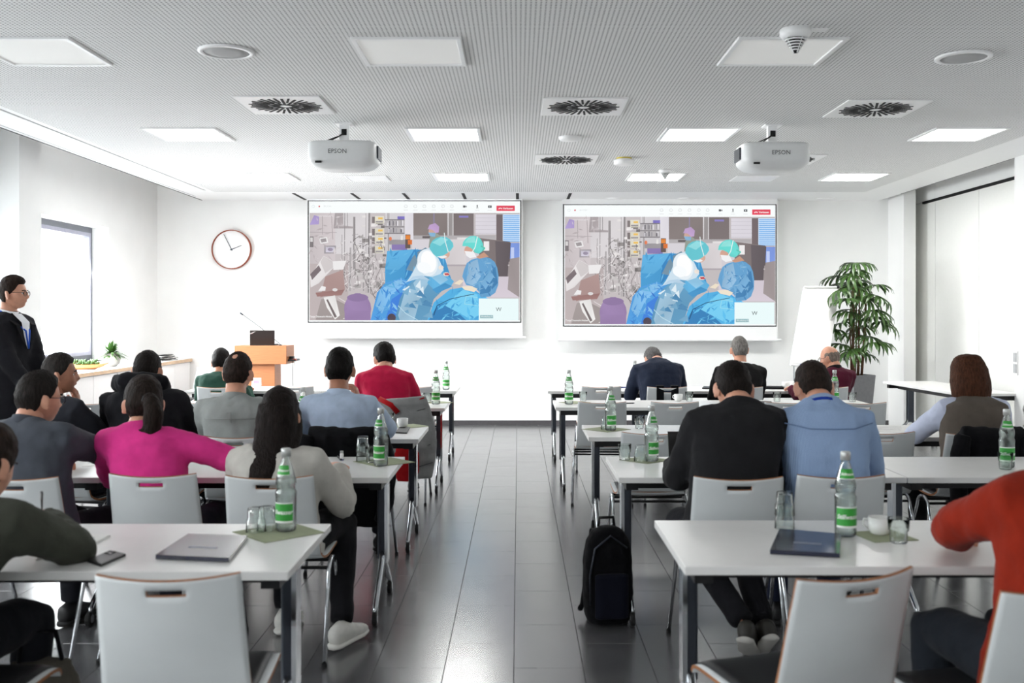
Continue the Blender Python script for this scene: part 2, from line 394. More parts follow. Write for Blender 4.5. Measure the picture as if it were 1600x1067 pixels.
RW = {-2: (-2.15, 'unseen fill row at the rear of the room'), -1: (.55, 'unseen fill row behind the camera'), 0: (3.24, 'unseen fill row above the camera'), 1: (5.94, 'nearest row'), 2: (8.66, 'middle row'), 3: (11.33, 'row before the screens')}
for r, (y, rn) in RW.items():
    for k, (x, cn) in enumerate(CX):
        if r == 1 and k == 3: continue
        light_panel('l', x, y, 'square ceiling light panel, %s, %s' % (cn, rn), LIT[r])
def hatch(x, y, label):
    t = thing('ceiling_hatch', label, 'access panel', (x, y, CEIL)); h = .24
    f = MB(); w = .02
    for a in ((-h, h, -h, -h+w), (-h, h, h-w, h), (-h, -h+w, -h+w, h-w), (h-w, h, -h+w, h-w)): f.box(*a, -.008, .02)
    f.build('frame', lacquer, t); MB().box(-h+w+.003, h-w-.003, -h+w+.003, h-w-.003, -.005, .02).build('door', lacquer, t)
hatch(2.72, 11.5, 'white square access hatch in ceiling below the right projector')
hatch(-1.74, 11.5, 'white square access hatch in ceiling below the left projector')
# swirl air diffusers, each radial slot a piece of its own
sl_long = MB().box(-.009, .009, .045, .25, -.004, .002).mesh('slot', dark_slot)
sl_short = MB().box(-.008, .008, .13, .27, -.004, .002).mesh('slot', dark_slot)
def diffuser(x, y, label):
    t = thing('air_diffuser', label, 'air vent', (x, y, CEIL), 0, 'square swirl air diffusers')
    h = .311; MB().box(-h, h, -h, h, -.012, .0).build('plate', lacquer, t, bevel=.004)
    MB().lathe([(.03, -.016), (.03, -.012)], 12).build('hub', lacquer, t)
    for k in range(16):
        a = 2*PI*k/16+.1
        ob('slot', sl_long, t, (0, 0, -.0115), (0, 0, a)); ob('slot', sl_short, t, (0, 0, -.0115), (0, 0, a+PI/16))
diffuser(-1.74, 7.45, 'square swirl air diffuser in ceiling, nearer row, left of the left projector')
diffuser(.49, 7.5, 'square swirl air diffuser in ceiling, nearer row, between the projectors')
diffuser(2.72, 7.58, 'square swirl air diffuser in ceiling, nearer row, right of the right projector')
diffuser(.48, 10.06, 'square swirl air diffuser in ceiling, farther row, above the gap between screens')
diffuser(2.72, 10.06, 'square swirl air diffuser half hidden behind the right projector')
diffuser(-1.74, 10.06, 'square swirl air diffuser hidden behind the left projector')
def speaker(x, y, label):
    t = thing('ceiling_speaker', label, 'speaker', (x, y, CEIL), 0, 'round ceiling loudspeakers')
    MB().lathe([(.165, -.002), (.165, -.012), (.135, -.016), (.135, -.002)], 40, caps=False).build('rim', lacquer, t, smooth=True)
    MB().lathe([(.136, -.004), (.136, -.010), (.07, -.014), (.002, -.015)], 40).build('grille', grey_speaker, t, smooth=True)
speaker(-1.74, 5.93, 'round ceiling loudspeaker at the left, behind the left diffuser')
speaker(2.71, 6.06, 'round ceiling loudspeaker at the right edge of the ceiling')
x, y = ceil_at(891, 214)
t = thing('cover_disc', 'small round white cover disc between two central air diffusers', 'ceiling disc', (x, y, CEIL))
MB().lathe([(.098, 0), (.1, -.018), (.09, -.03), (.01, -.034)], 28).build('disc', lacquer, t, smooth=True); MB().lathe([(.104, -.001), (.104, -.006)], 28).build('ring', lacquer, t)
x, y = ceil_at(975, 246)
t = thing('smoke_detector', 'white smoke detector with yellow band on ceiling', 'smoke detector', (x, y, CEIL))
MB().lathe([(.075, 0), (.075, -.025)], 24).build('base', lacquer, t); MB().lathe([(.077, -.005), (.077, -.017)], 24).build('band', mat('yellow_band', (205, 185, 40), rough=.5), t)
MB().lathe([(.1, -.025), (.105, -.035), (.1, -.07), (.085, -.078)], 24).build('cover', lacquer, t, smooth=True)
def cone_det(px, py, s, label, plate):
    x, y = ceil_at(px, py)
    t = thing('motion_detector', label, 'detector', (x, y, CEIL))
    MB().lathe([(.085*s, 0), (.085*s, -.03*s), (.07*s, -.05*s), (.06*s, -.052*s)], 28).build('base', lacquer, t, smooth=True)
    MB().lathe([(.052*s, -.05*s), (.012*s, -.125*s), (.008*s, -.13*s)], 20).build('core', dark_slot, t)
    for k in range(5):
        u = k/5; r = (.06-.046*u)*s; z = -(.058+.066*u)*s
        MB().lathe([(r, z), (r, z-.006*s), (r-.01*s, z-.006*s), (r-.01*s, z)], 20, caps=False).build('fin', lacquer, t)
    for k in range(4):
        a = PI/2*k+.4; MB().tube([(.06*s*math.cos(a), .06*s*math.sin(a), -.05*s), (.013*s*math.cos(a), .013*s*math.sin(a), -.13*s)], .003*s, 5).build('rib', lacquer, t)
    if plate: MB().box(.06, .17, -.03, .03, -.006, 0).build('label_plate', lacquer, t)
cone_det(1243, 46, 1.0, 'cone shaped detector hanging by the nearest right light panel', True)
cone_det(1039, 265, .8, 'small domed detector on ceiling before the right screen', False)

# ------------------------------------------------------------------ projectors
def projector(px, z, label, side):
    x = (px-VX)*z/F
    t = thing('projector', label, 'projector', (x, z, CEIL), 0, 'ceiling projectors')
    MB().box(-.07, .07, -.07, .07, -.012, 0).build('ceiling_plate', lacquer, t)
    p = MB().box(-.038, .038, -.03, .03, -.13, -.012).build('pole', lacquer, t)
    MB().box(-.02, .022, -.034, -.028, -.10, -.05).build('cable_opening', dark_slot, p)
    MB().box(-.036, .036, -.028, .028, -.155, -.132).build('joint', lacquer, t)
    b = MB().box(-.13, .13, -.12, .14, -.168, -.156); b.box(-.03, .03, -.025, .025, -.158, -.13); b.build('bracket', lacquer, t)
    # body: rounded slab, soft belly
    pts = []
    hw, y0, y1 = .28, -.22, .20
    for k in range(40):
        a = 2*PI*k/40; cx, sy = math.cos(a), math.sin(a); e = .35
        pts.append((hw*math.copysign(abs(cx)**e, cx), (y0+y1)/2+(y1-y0)/2*math.copysign(abs(sy)**(e+.1), sy)))
    m = MB(); prof = [(.93, -.172), (.985, -.18), (1, -.20), (1, -.30), (.985, -.325), (.93, -.345), (.80, -.372), (.55, -.39)]
    v = []; n = 40
    for s, zz in prof: v += [(p_[0]*s, p_[1]*s, zz) for p_ in pts]
    f = [(i*n+k, (i+1)*n+k, (i+1)*n+(k+1) % n, i*n+(k+1) % n) for i in range(len(prof)-1) for k in range(n)]
    f += [tuple(range(n)), tuple((len(prof)-1)*n+k for k in range(n-1, -1, -1))]
    m.add(v, f); body = m.build('body', projector_m, t, smooth=True)
    text('lettering', 'EPSON', .05, mat('logo_grey', (70, 72, 76), rough=.5), body, (-.02*side, y0-.002, -.262))
    MB().box(-.20, -.15, y0*.965-.004, y0*.93, -.353, -.337).build('remote_sensor', black_plastic, t)
    for s in (-1, 1): MB().lathe([(.022, -.178), (.022, -.163)], 12, (s*.21, -.12, 0)).build('foot', black_plastic, t)
    MB().box(.28*side-.012, .28*side+.012, -.1, .1, -.30, -.20).build('side_vent', grey_metal, t)
    MB().lathe([(.05, -.0), (.055, .02), (.045, .03)], 20).build('lens', black_plastic, t, loc=(-.1*side, .195, -.26), rot=(-PI/2, 0, 0))
    c1 = [(0, -.036, -.08), (-.04, -.04, -.11), (-.09, -.07, -.135), (-.14, -.09, -.16), (-.17, -.08, -.178)]
    MB().tube(c1, .005, 6).build('cable', black_plastic, t, smooth=True)
    c2 = [(0.005, -.037, -.085), (-.05, -.05, -.12), (-.10, -.09, -.155), (-.12, -.1, -.168), (.02, -.12, -.166), (.1, -.1, -.175)]
    MB().tube(c2, .0045, 6).build('cable', black_plastic, t, smooth=True)
projector(538.5, 8.2, 'white ceiling projector aimed at the left screen', 1)
projector(1206, 8.27, 'white ceiling projector aimed at the right screen', -1)
# ------------------------------------------------------------------ projection screens with the projected video call
def vcol_emission():
    m = bpy.data.materials.new('projected_light'); m.use_nodes = True; nt = m.node_tree
    for n in list(nt.nodes): nt.nodes.remove(n)
    out = nt.nodes.new('ShaderNodeOutputMaterial'); e = nt.nodes.new('ShaderNodeEmission'); a = nt.nodes.new('ShaderNodeVertexColor'); a.layer_name = 'tint'
    e.inputs[1].default_value = 1.0; nt.links.new(a.outputs[0], e.inputs[0]); nt.links.new(e.outputs[0], out.inputs[0]); return m
PROJ = vcol_emission()
PX0, PX1, PY0, PY1 = 88., 1393., 95., 838.
SW, SH = 2.874, 1.634
class Paint:
    def __init__(s): s.v = []; s.f = []; s.c = []; s.k = 0
    def P(s, x, y): return ((x-PX0)/(PX1-PX0)-.5)*SW, (.5-(y-PY0)/(PY1-PY0))*SH
    def poly(s, col, pts):
        s.k += 1; b = len(s.v)
        for x, y in pts:
            x = min(max(x, PX0), PX1); y = min(max(y, PY0), PY1)
            u, w = s.P(x, y); s.v.append((u, -.00003*s.k, w))
        s.f.append(tuple(range(b, b+len(pts)))); s.c.append(lin([v*.90+w_*.10 for v, w_ in zip(col, (236, 230, 234))] if min(col) < 240 else col))  # pale washed-out haze mixed into the picture colours
    def rect(s, col, x0, y0, x1, y1): s.poly(col, [(x0, y1), (x1, y1), (x1, y0), (x0, y0)])
    def ell(s, col, cx, cy, rx, ry, n=18, rot=0):
        s.poly(col, [(cx+rx*math.cos(a)*math.cos(rot)-ry*math.sin(a)*math.sin(rot), cy+rx*math.cos(a)*math.sin(rot)+ry*math.sin(a)*math.cos(rot)) for a in [-2*PI*k/n for k in range(n)]])
    def line(s, col, pts, w=4):
        for (a, b), (c, d) in zip(pts, pts[1:]):
            L = math.hypot(c-a, d-b) or 1; nx, ny = -(d-b)/L*w/2, (c-a)/L*w/2
            s.poly(col, [(a+nx, b+ny), (c+nx, d+ny), (c-nx, d-ny), (a-nx, b-ny)])
    def texture(s, area, cols, n, size, R, tri=True):
        def inside(x, y):
            c = False
            for (x0, y0), (x1, y1) in zip(area, area[1:]+area[:1]):
                if (y0 > y) != (y1 > y) and x < (x1-x0)*(y-y0)/(y1-y0)+x0: c = not c
            return c
        xs, ys = zip(*area); k = 0
        while k < n:
            x, y = R.uniform(min(xs), max(xs)), R.uniform(min(ys), max(ys))
            if not inside(x, y): continue
            k += 1; a = R.uniform(0, 2*PI); l = size*R.uniform(.4, 1.2); w = l*R.uniform(.08, .3); c_, d = math.cos(a), math.sin(a)
            if tri: s.poly(R.choice(cols), [(x-c_*l, y-d*l), (x+d*w, y-c_*w), (x+c_*l, y+d*l), (x-d*w, y+c_*w)])
            else: s.line(R.choice(cols), [(x, y), (x+R.uniform(-l, l), y+R.uniform(-l, l)), (x+R.uniform(-l, l), y+R.uniform(-l, 2*l))], 2.5)
    def mesh(s):
        RV = random.Random(9)
        me = bpy.data.meshes.new('projected_image'); me.from_pydata(s.v, [], s.f)
        ca = me.color_attributes.new('tint', 'FLOAT_COLOR', 'CORNER'); i = 0
        for p, col in zip(me.polygons, s.c):
            for li in p.loop_indices:
                q = 1+(RV.uniform(-.10, .10) if max(col) < .85 else 0); ca.data[li].color = (*[v*q for v in col], 1)
        me.materials.append(PROJ); return me
def paint_call():
    P = Paint(); R = random.Random(3)
    P.rect((250, 254, 254), 88, 95, 1393, 838)
    P.rect((196, 189, 190), 92, 166, 1390, 830)
    P.rect((205, 196, 198), 92, 166, 250, 640); P.rect((190, 178, 178), 92, 480, 330, 830)
    P.rect((214, 210, 212), 250, 166, 460, 420); P.rect((206, 203, 206), 560, 166, 740, 420)
    P.rect((222, 219, 226), 680, 166, 740, 330)
    # tall equipment left
    P.line((230, 226, 228), [(135, 186), (238, 186)], 4); P.line((160, 152, 154), [(170, 186), (172, 300)], 3); P.line((150, 140, 142), [(228, 186), (235, 330)], 3)
    P.poly((168, 150, 205), [(92, 240), (120, 180), (150, 188), (150, 236)])
    P.line((160, 152, 156), [(92, 285), (260, 288)], 3)
    P.poly((168, 160, 162), [(248, 166), (262, 166), (258, 240), (360, 250), (360, 262), (240, 262)])
    P.rect((175, 166, 168), 262, 166, 300, 240)
    for x, y0, y1, w, c in ((310, 166, 560, 4, 140), (325, 166, 250, 3, 120), (366, 190, 520, 10, 150), (372, 190, 520, 4, 110), (440, 168, 660, 5, 170), (462, 166, 660, 12, 128), (466, 166, 660, 5, 170), (575, 166, 400, 6, 170), (583, 166, 400, 3, 120), (345, 380, 650, 10, 170), (420, 300, 650, 6, 150), (292, 300, 470, 3, 140)):
        P.line((c, c-4, c-3), [(x, y0), (x+R.uniform(-6, 6), y1)], w)
    P.rect((120, 114, 116), 92, 312, 116, 378); P.rect((215, 212, 212), 96, 318, 112, 345)
    P.poly((232, 230, 230), [(148, 322), (200, 314), (208, 350), (160, 358)]); P.poly((150, 144, 146), [(158, 328), (192, 323), (198, 344), (166, 349)])
    P.rect((160, 155, 160), 182, 368, 255, 418); P.rect((205, 200, 215), 192, 376, 246, 410); P.ell((150, 140, 160), 220, 392, 16, 10)
    # syringe pump tower
    for k in range(60):
        x = R.uniform(385, 560); y = R.uniform(180, 640); g = R.choice((110, 140, 165, 200, 226, 235)); s = R.uniform(5, 22)
        P.rect((g, g-4, g-5), x-s, y-s*.6, x+s, y+s*.6)
    for k in range(26):
        x = R.uniform(370, 545); y = R.uniform(300, 640); g = R.choice((95, 115, 205, 225))
        P.line((g, g-5, g-4), [(x, y), (x+R.uniform(-40, 40), y+R.uniform(20, 70)), (x+R.uniform(-50, 50), y+R.uniform(60, 130))], 3)
    for y in (208, 283, 335, 392):
        P.rect((222, 218, 200), 496, y-22, 552, y+24); P.rect((238, 190, 90), 516, y-14, 544, y-2); P.rect((150, 145, 148), 500, y+8, 545, y+18); P.rect((120, 112, 112), 478, y-18, 496, y+22)
    P.texture([(262, 300), (560, 300), (545, 650), (300, 640)], [(120, 113, 114), (150, 143, 145), (222, 218, 218), (236, 233, 232), (98, 90, 92)], 110, 22, R, False)
    P.texture([(96, 170), (300, 170), (300, 470), (96, 470)], [(214, 207, 208), (190, 181, 183), (178, 168, 170)], 40, 24, R)
    # shelf trolley
    P.rect((182, 178, 180), 556, 206, 680, 290)
    for y in (206, 250, 290): P.rect((120, 116, 120), 556, y, 680, y+6)
    for k in range(24):
        x = R.uniform(562, 672); y = R.choice((236, 278)); g = R.choice((225, 205, 160, 110)); P.rect((g, g-3, g+2), x, y-R.uniform(8, 24), x+9, y+10)
    P.rect((118, 108, 190), 636, 188, 680, 206); P.rect((150, 146, 150), 584, 332, 700, 362); P.rect((128, 112, 170), 600, 362, 696, 396); P.ell((225, 120, 80), 592, 326, 9, 12); P.rect((230, 228, 226), 656, 306, 670, 334)
    P.rect((92, 80, 76), 684, 300, 716, 386); P.rect((226, 128, 52), 686, 304, 714, 330); P.rect((220, 110, 50), 700, 334, 728, 362)
    # dark glass doors behind
    P.rect((128, 118, 116), 734, 168, 942, 306); P.rect((120, 110, 110), 982, 170, 1106, 306); P.rect((150, 145, 145), 942, 168, 982, 325)
    P.rect((225, 222, 224), 946, 168, 951, 325); P.rect((215, 212, 214), 976, 168, 981, 325); P.rect((140, 132, 168), 858, 170, 864, 250); P.rect((130, 120, 190), 1016, 184, 1074, 196)
    P.rect((172, 168, 170), 734, 306, 1240, 330); P.rect((92, 86, 88), 790, 310, 860, 324); P.rect((225, 222, 222), 1004, 318, 1080, 332)
    P.rect((208, 204, 210), 726, 330, 1140, 480); P.rect((214, 208, 210), 940, 330, 1060, 486); P.rect((170, 162, 168), 940, 486, 1060, 496)
    P.rect((212, 208, 216), 1118, 176, 1250, 300)
    for k in range(5): P.rect((190, 186, 194), 1118, 196+k*24, 1250, 198+k*24)
    P.rect((110, 98, 100), 1246, 176, 1286, 350)
    # blinds and window
    P.rect((205, 228, 252), 1286, 176, 1390, 345)
    for k in range(14): P.rect((118, 176, 236), 1290, 182+k*12, 1390, 188+k*12)
    P.rect((120, 150, 226), 1330, 352, 1390, 520); P.rect((190, 205, 245), 1336, 380, 1356, 500)
    # dark cabinets right
    P.poly((118, 108, 108), [(1140, 322), (1330, 345), (1330, 640), (1140, 600)]); P.poly((92, 84, 88), [(1240, 340), (1335, 350), (1320, 650), (1250, 640)]); P.rect((240, 238, 238), 1168, 342, 1202, 400)
    P.poly((150, 140, 140), [(1322, 470), (1390, 440), (1390, 680), (1310, 650)]); P.line((190, 182, 182), [(1318, 490), (1390, 500)], 8); P.rect((205, 195, 205), 1040, 560, 1390, 690)
    P.poly((150, 140, 140), [(1330, 450), (1390, 440), (1390, 690), (1316, 640)])
    # far assistant, lilac cap
    P.poly((140, 150, 140), [(828, 380), (836, 316), (880, 292), (908, 318), (905, 400)])
    P.ell((205, 165, 150), 852, 282, 24, 28); P.poly((190, 158, 205), [(822, 268), (834, 240), (870, 230), (894, 252), (890, 288), (872, 290), (850, 270)]); P.poly((130, 178, 214), [(826, 288), (872, 290), (868, 314), (838, 312)])
    # left: monitor arm, anaesthesia machine, trolley
    P.poly((232, 228, 228), [(96, 560), (180, 432), (232, 462), (246, 500), (150, 602), (100, 628)]); P.poly((120, 108, 112), [(98, 545), (150, 490), (165, 520), (108, 582)]); P.poly((208, 202, 202), [(160, 470), (180, 434), (232, 464), (246, 500), (190, 540)])
    P.poly((238, 236, 236), [(236, 466), (320, 462), (302, 516), (240, 520)]); P.poly((172, 142, 138), [(190, 560), (300, 518), (312, 640), (160, 690)]); P.poly((150, 112, 108), [(130, 660), (310, 640), (290, 676), (140, 684)])
    P.poly((240, 238, 238), [(146, 650), (168, 618), (194, 624), (190, 648)]); P.ell((225, 222, 222), 250, 642, 16, 10); P.poly((158, 148, 146), [(130, 828), (165, 700), (230, 690), (330, 740), (340, 828)])
    P.poly((236, 234, 232), [(180, 690), (250, 676), (280, 800), (250, 826), (200, 752)]); P.poly((110, 100, 100), [(196, 704), (206, 700), (262, 808), (248, 815)])
    P.line((228, 222, 222), [(270, 690), (320, 720), (340, 770), (325, 815), (300, 820)], 4)
    P.ell((148, 122, 168), 390, 760, 84, 98); P.rect((148, 122, 168), 310, 770, 470, 830); P.ell((136, 112, 156), 390, 690, 66, 24)
    # surgical drapes
    P.poly((62, 148, 205), [(560, 520), (572, 402), (740, 392), (835, 398), (930, 450), (972, 590), (900, 640), (560, 640)])
    P.poly((84, 170, 222), [(560, 515), (574, 404), (736, 394), (700, 470), (640, 520)]); P.poly((48, 126, 190), [(690, 470), (740, 394), (800, 400), (760, 500), (680, 590)])
    P.poly((110, 140, 160), [(690, 520), (740, 420), (810, 380), (850, 420), (800, 540)])
    P.poly((70, 150, 220), [(470, 830), (510, 660), (560, 600), (660, 570), (740, 600), (700, 720), (640, 830)]); P.poly((120, 185, 235), [(500, 740), (530, 640), (640, 580), (700, 590), (590, 680), (540, 790)]); P.poly((54, 120, 215), [(560, 830), (600, 700), (690, 640), (660, 760), (630, 830)])
    P.poly((75, 175, 230), [(820, 830), (860, 720), (960, 640), (1080, 620), (1150, 670), (1240, 720), (1240, 830)]); P.poly((48, 124, 186), [(830, 830), (880, 740), (940, 720), (1060, 830)]); P.poly((110, 205, 245), [(930, 740), (1040, 640), (1130, 672), (1140, 800), (1080, 820)])
    P.texture([(574, 404), (736, 394), (835, 398), (930, 450), (972, 590), (560, 640), (560, 520)], [(74, 160, 214), (50, 132, 194), (96, 178, 226)], 40, 34, R)
    P.texture([(470, 830), (510, 660), (560, 600), (660, 570), (740, 600), (700, 720), (640, 830)], [(86, 164, 226), (60, 136, 212), (128, 192, 236), (52, 112, 200)], 45, 30, R)
    P.texture([(820, 830), (860, 720), (960, 640), (1080, 620), (1150, 670), (1240, 720), (1240, 830)], [(84, 186, 236), (62, 156, 216), (112, 206, 244)], 45, 30, R)
    # bending surgeon
    P.poly((88, 150, 190), [(620, 830), (650, 700), (690, 620), (760, 560), (880, 560), (920, 640), (860, 700), (820, 830)])
    P.poly((150, 190, 215), [(640, 800), (680, 660), (760, 570), (840, 580), (780, 680), (740, 830), (650, 830)])
    for k in range(16):
        x = R.uniform(660, 800); y = R.uniform(600, 810); P.poly(R.choice(((205, 228, 240), (110, 165, 200), (70, 130, 175), (225, 240, 248))), [(x, y), (x+R.uniform(20, 60), y-R.uniform(5, 40)), (x+R.uniform(30, 70), y+R.uniform(5, 20))])
    P.poly((90, 176, 226), [(820, 600), (850, 530), (920, 530), (985, 590), (960, 630), (880, 660)]); P.poly((140, 200, 235), [(840, 560), (900, 535), (950, 580), (900, 610)]); P.poly((60, 140, 195), [(850, 640), (930, 600), (975, 620), (880, 664)])
    P.poly((204, 226, 240), [(690, 596), (716, 560), (748, 500), (770, 440), (800, 392), (838, 384), (870, 410), (900, 470), (922, 520), (900, 545), (850, 562), (790, 556), (740, 570)]); P.ell((232, 242, 248), 822, 474, 62, 84, 22, -.25); P.ell((255, 255, 255), 828, 468, 46, 68, 22, -.25); P.ell((250, 253, 255), 800, 505, 44, 34, 18, .3); P.poly((178, 208, 230), [(700, 592), (730, 560), (790, 552), (840, 584), (770, 572)])
    P.ell((215, 170, 150), 925, 420, 34, 30); P.poly((96, 200, 212), [(834, 388), (838, 362), (852, 338), (876, 322), (905, 314), (936, 316), (960, 330), (978, 352), (982, 374), (966, 398), (940, 418), (910, 436), (882, 444), (856, 420)]); P.poly((140, 222, 228), [(850, 350), (905, 316), (950, 332), (900, 372)]); P.line((225, 240, 240), [(925, 290), (930, 340), (950, 410)], 5); P.poly((240, 240, 240), [(880, 436), (930, 430), (945, 440), (910, 450)])
    P.ell((235, 225, 215), 905, 505, 16, 14); P.ell((240, 220, 205), 938, 546, 20, 12); P.poly((190, 70, 80), [(925, 540), (950, 538), (958, 552), (930, 552)])
    # standing surgeon
    P.poly((92, 156, 205), [(1036, 560), (1046, 520), (1064, 478), (1092, 456), (1130, 446), (1170, 438), (1206, 446), (1236, 470), (1252, 506), (1260, 556), (1258, 612), (1240, 660), (1206, 684), (1150, 690), (1136, 650), (1100, 620), (1060, 612)])
    P.poly((140, 185, 220), [(1075, 480), (1130, 452), (1150, 560), (1110, 620), (1060, 600)]); P.poly((60, 124, 178), [(1170, 560), (1240, 500), (1256, 600), (1200, 660), (1140, 670)]); P.poly((110, 170, 215), [(1150, 600), (1210, 520), (1232, 560), (1180, 640)])
    P.texture([(1046, 540), (1080, 470), (1200, 446), (1250, 500), (1256, 610), (1200, 680), (1150, 680), (1110, 620)], [(104, 166, 212), (76, 138, 190), (134, 186, 222), (64, 124, 180)], 50, 22, R)
    P.poly((200, 150, 125), [(1120, 440), (1170, 410), (1200, 438), (1140, 450)]); P.ell((210, 160, 140), 1082, 400, 34, 34); P.poly((242, 242, 244), [(1050, 402), (1108, 408), (1124, 440), (1082, 446), (1060, 430)]); P.poly((94, 212, 204), [(1036, 372), (1042, 346), (1058, 326), (1082, 312), (1110, 308), (1134, 316), (1152, 332), (1164, 356), (1168, 384), (1158, 406), (1138, 420), (1112, 412), (1096, 388), (1070, 374)]); P.poly((140, 228, 222), [(1050, 352), (1072, 322), (1112, 312), (1120, 350)]); P.line((235, 248, 246), [(1130, 312), (1115, 380), (1096, 412)], 5); P.line((80, 190, 170), [(1150, 372), (1176, 384), (1160, 402)], 8)
    P.poly((238, 224, 200), [(984, 604), (1020, 580), (1046, 586), (1020, 612)]); P.poly((240, 228, 205), [(1030, 622), (1090, 618), (1130, 636), (1110, 656), (1050, 642)])
    P.line((24, 50, 80), [(860, 800), (880, 740), (960, 700), (1030, 684), (1110, 668)], 4); P.line((150, 220, 240), [(1130, 690), (1060, 680), (1050, 730), (1130, 740)], 4); P.line((190, 225, 240), [(640, 740), (690, 790), (760, 828)], 4)
    P.ell((70, 62, 74), 600, 815, 26, 26)
    P.rect((250, 254, 254), 88, 830, 1393, 838)
    # picture-in-picture tile and tool bar
    P.rect((236, 254, 254), 1138, 696, 1384, 830); P.rect((150, 190, 196), 1146, 798, 1226, 818)
    P.rect((226, 62, 84), 1247, 122, 1360, 155); P.line((255, 240, 242), [(1260, 143), (1266, 138), (1276, 138), (1281, 143)], 5)
    for x in (688, 746, 802, 860, 918, 972):
        P.ell((214, 220, 222), x, 126, 11, 10); P.ell((249, 253, 253), x, 126, 8, 7); P.rect((222, 227, 228), x-14, 148, x+14, 151)
    for x in (1050, 1128, 1206):
        P.rect((225, 229, 230), x-14, 149, x+14, 152)
    P.rect((84, 88, 92), 1041, 121, 1056, 134); P.poly((84, 88, 92), [(1056, 128), (1063, 134), (1063, 121)]); P.rect((84, 88, 92), 1125, 118, 1132, 132); P.rect((84, 88, 92), 1122, 135, 1135, 138); P.rect((60, 64, 70), 1196, 121, 1217, 136); P.line((240, 244, 244), [(1206, 133), (1206, 124)], 4)
    P.ell((205, 60, 70), 154, 127, 5, 5); P.ell((222, 232, 234), 117, 127, 10, 9); P.ell((249, 253, 253), 117, 127, 7, 6)
    return P.mesh()
call_mesh = paint_call()
txt_w = emit_mat('projected_text_white', (250, 250, 250), 1.0); txt_d = emit_mat('projected_text_dark', (70, 76, 80), 1.0); txt_g = emit_mat('projected_text_pale', (205, 212, 214), 1.0)
for mm in (txt_w, txt_d, txt_g): mm.node_tree.nodes['Principled BSDF'].inputs['Base Color'].default_value = (0, 0, 0, 1)
screen_m = mat('screen_fabric', (.95, .95, .95), rough=.9, var=.005)
def screen(x0, x1, ytop, ybot, ybar, z, label):
    """pull-down screen: pixel edges of the projected picture"""
    cx = ((x0+x1)/2-VX)*z/F; zt = CAMH-(ytop-VY)*z/F; zb = CAMH-(ybot-VY)*z/F; zbar = CAMH-(ybar-VY)*z/F
    t = thing('projection_screen', label, 'projection screen', (cx, z, zbar), 0, 'pull-down projection screens')
    fw = SW/2+.03
    fab = MB().box(-fw, fw, 0, .004, .02, CEIL-zbar-.001).build('fabric', screen_m, t)
    e = MB(); zi0, zi1 = (zb+zt)/2-SH/2-zbar, (zb+zt)/2+SH/2-zbar
    e.box(-SW/2-.018, -SW/2-.003, -.003, 0, zi0-.015, zi1+.015); e.box(SW/2+.003, SW/2+.016, -.003, 0, zi0-.015, zi1+.015); e.box(-SW/2-.018, SW/2+.016, -.003, 0, zi0-.018, zi0-.004); e.box(-SW/2-.018, SW/2+.016, -.003, 0, zi1+.004, zi1+.012)
    e.build('border', mat('screen_border', (40, 40, 42), rough=.8), t)
    MB().tube([(-fw-.05, 0, .012), (fw+.05, 0, .012)], .016, 10).build('weight_bar', lacquer, t)
    zc = (zi0+zi1)/2
    im = ob('projected_image', call_mesh, t, (0, -.004, zc))
    def put(b, x, y, s, m, **k):
        P = Paint(); u, w = P.P(x, y); text('lettering', b, s, m, im, (u, -.034, w), **k)
    put('W', 1261, 764, .075, txt_d); put('Verlassen', 1318, 140, .036, txt_w, bold=.0006); put('Workshop II', 1186, 808, .03, txt_w)
    put('Tanja Dimmich-Heizel', 95, 808, .034, txt_w, align='LEFT', bold=.0004); put('00:37:40', 205, 127, .03, txt_g)
    return t
screen(482, 813.5, 314, 503, 528.5, 13.55, 'left pull-down projection screen showing a surgery video call')
screen(881, 1212, 321, 508, 532.5, 13.55, 'right pull-down projection screen showing a surgery video call')

# ------------------------------------------------------------------ wall clock
c = W(363, 390, BACK); t = thing('wall_clock', 'large round copper rimmed wall clock with plain white face', 'clock', (c.x, BACK, c.z))
r = .272
b = MB(); n = 48; v = []; prof = [(r-.012, 0), (r, 0), (r, .06), (r-.006, .066), (r-.012, .06)]
MB().lathe([(r, 0), (r, .058), (r-.005, .064), (r-.012, .06), (r-.012, .03)], 56, caps=False).build('rim', mat('copper', (150, 78, 58), rough=.3, metal=.7, var=.06), t, smooth=True, rot=(PI/2, 0, 0))
MB().lathe([(r-.011, 0), (r-.011, .03)], 56).build('face', lacquer, t, rot=(PI/2, 0, 0))
def hand_(a, L, w, nm):
    a = math.radians(a); d = Vector((math.sin(a), 0, math.cos(a))); q = Vector((d.z, 0, -d.x))
    p0 = -d*.02; p1 = d*L; y = -.038
    vv = [p0+q*w, p0-q*w, p1-q*w*.6, p1+q*w*.6]; vv = [(p.x, y, p.z) for p in vv]+[(p.x, y-.003, p.z) for p in vv]
    MB().add(vv, [(0, 1, 2, 3), (7, 6, 5, 4), (0, 4, 5, 1), (1, 5, 6, 2), (2, 6, 7, 3), (3, 7, 4, 0)]).build(nm, grey_metal, t)
hand_(68, .15, .006, 'hour_hand'); hand_(-27, .235, .005, 'minute_hand')
MB().lathe([(.012, .03), (.012, .046)], 14).build('hub', grey_metal, t, rot=(PI/2, 0, 0))
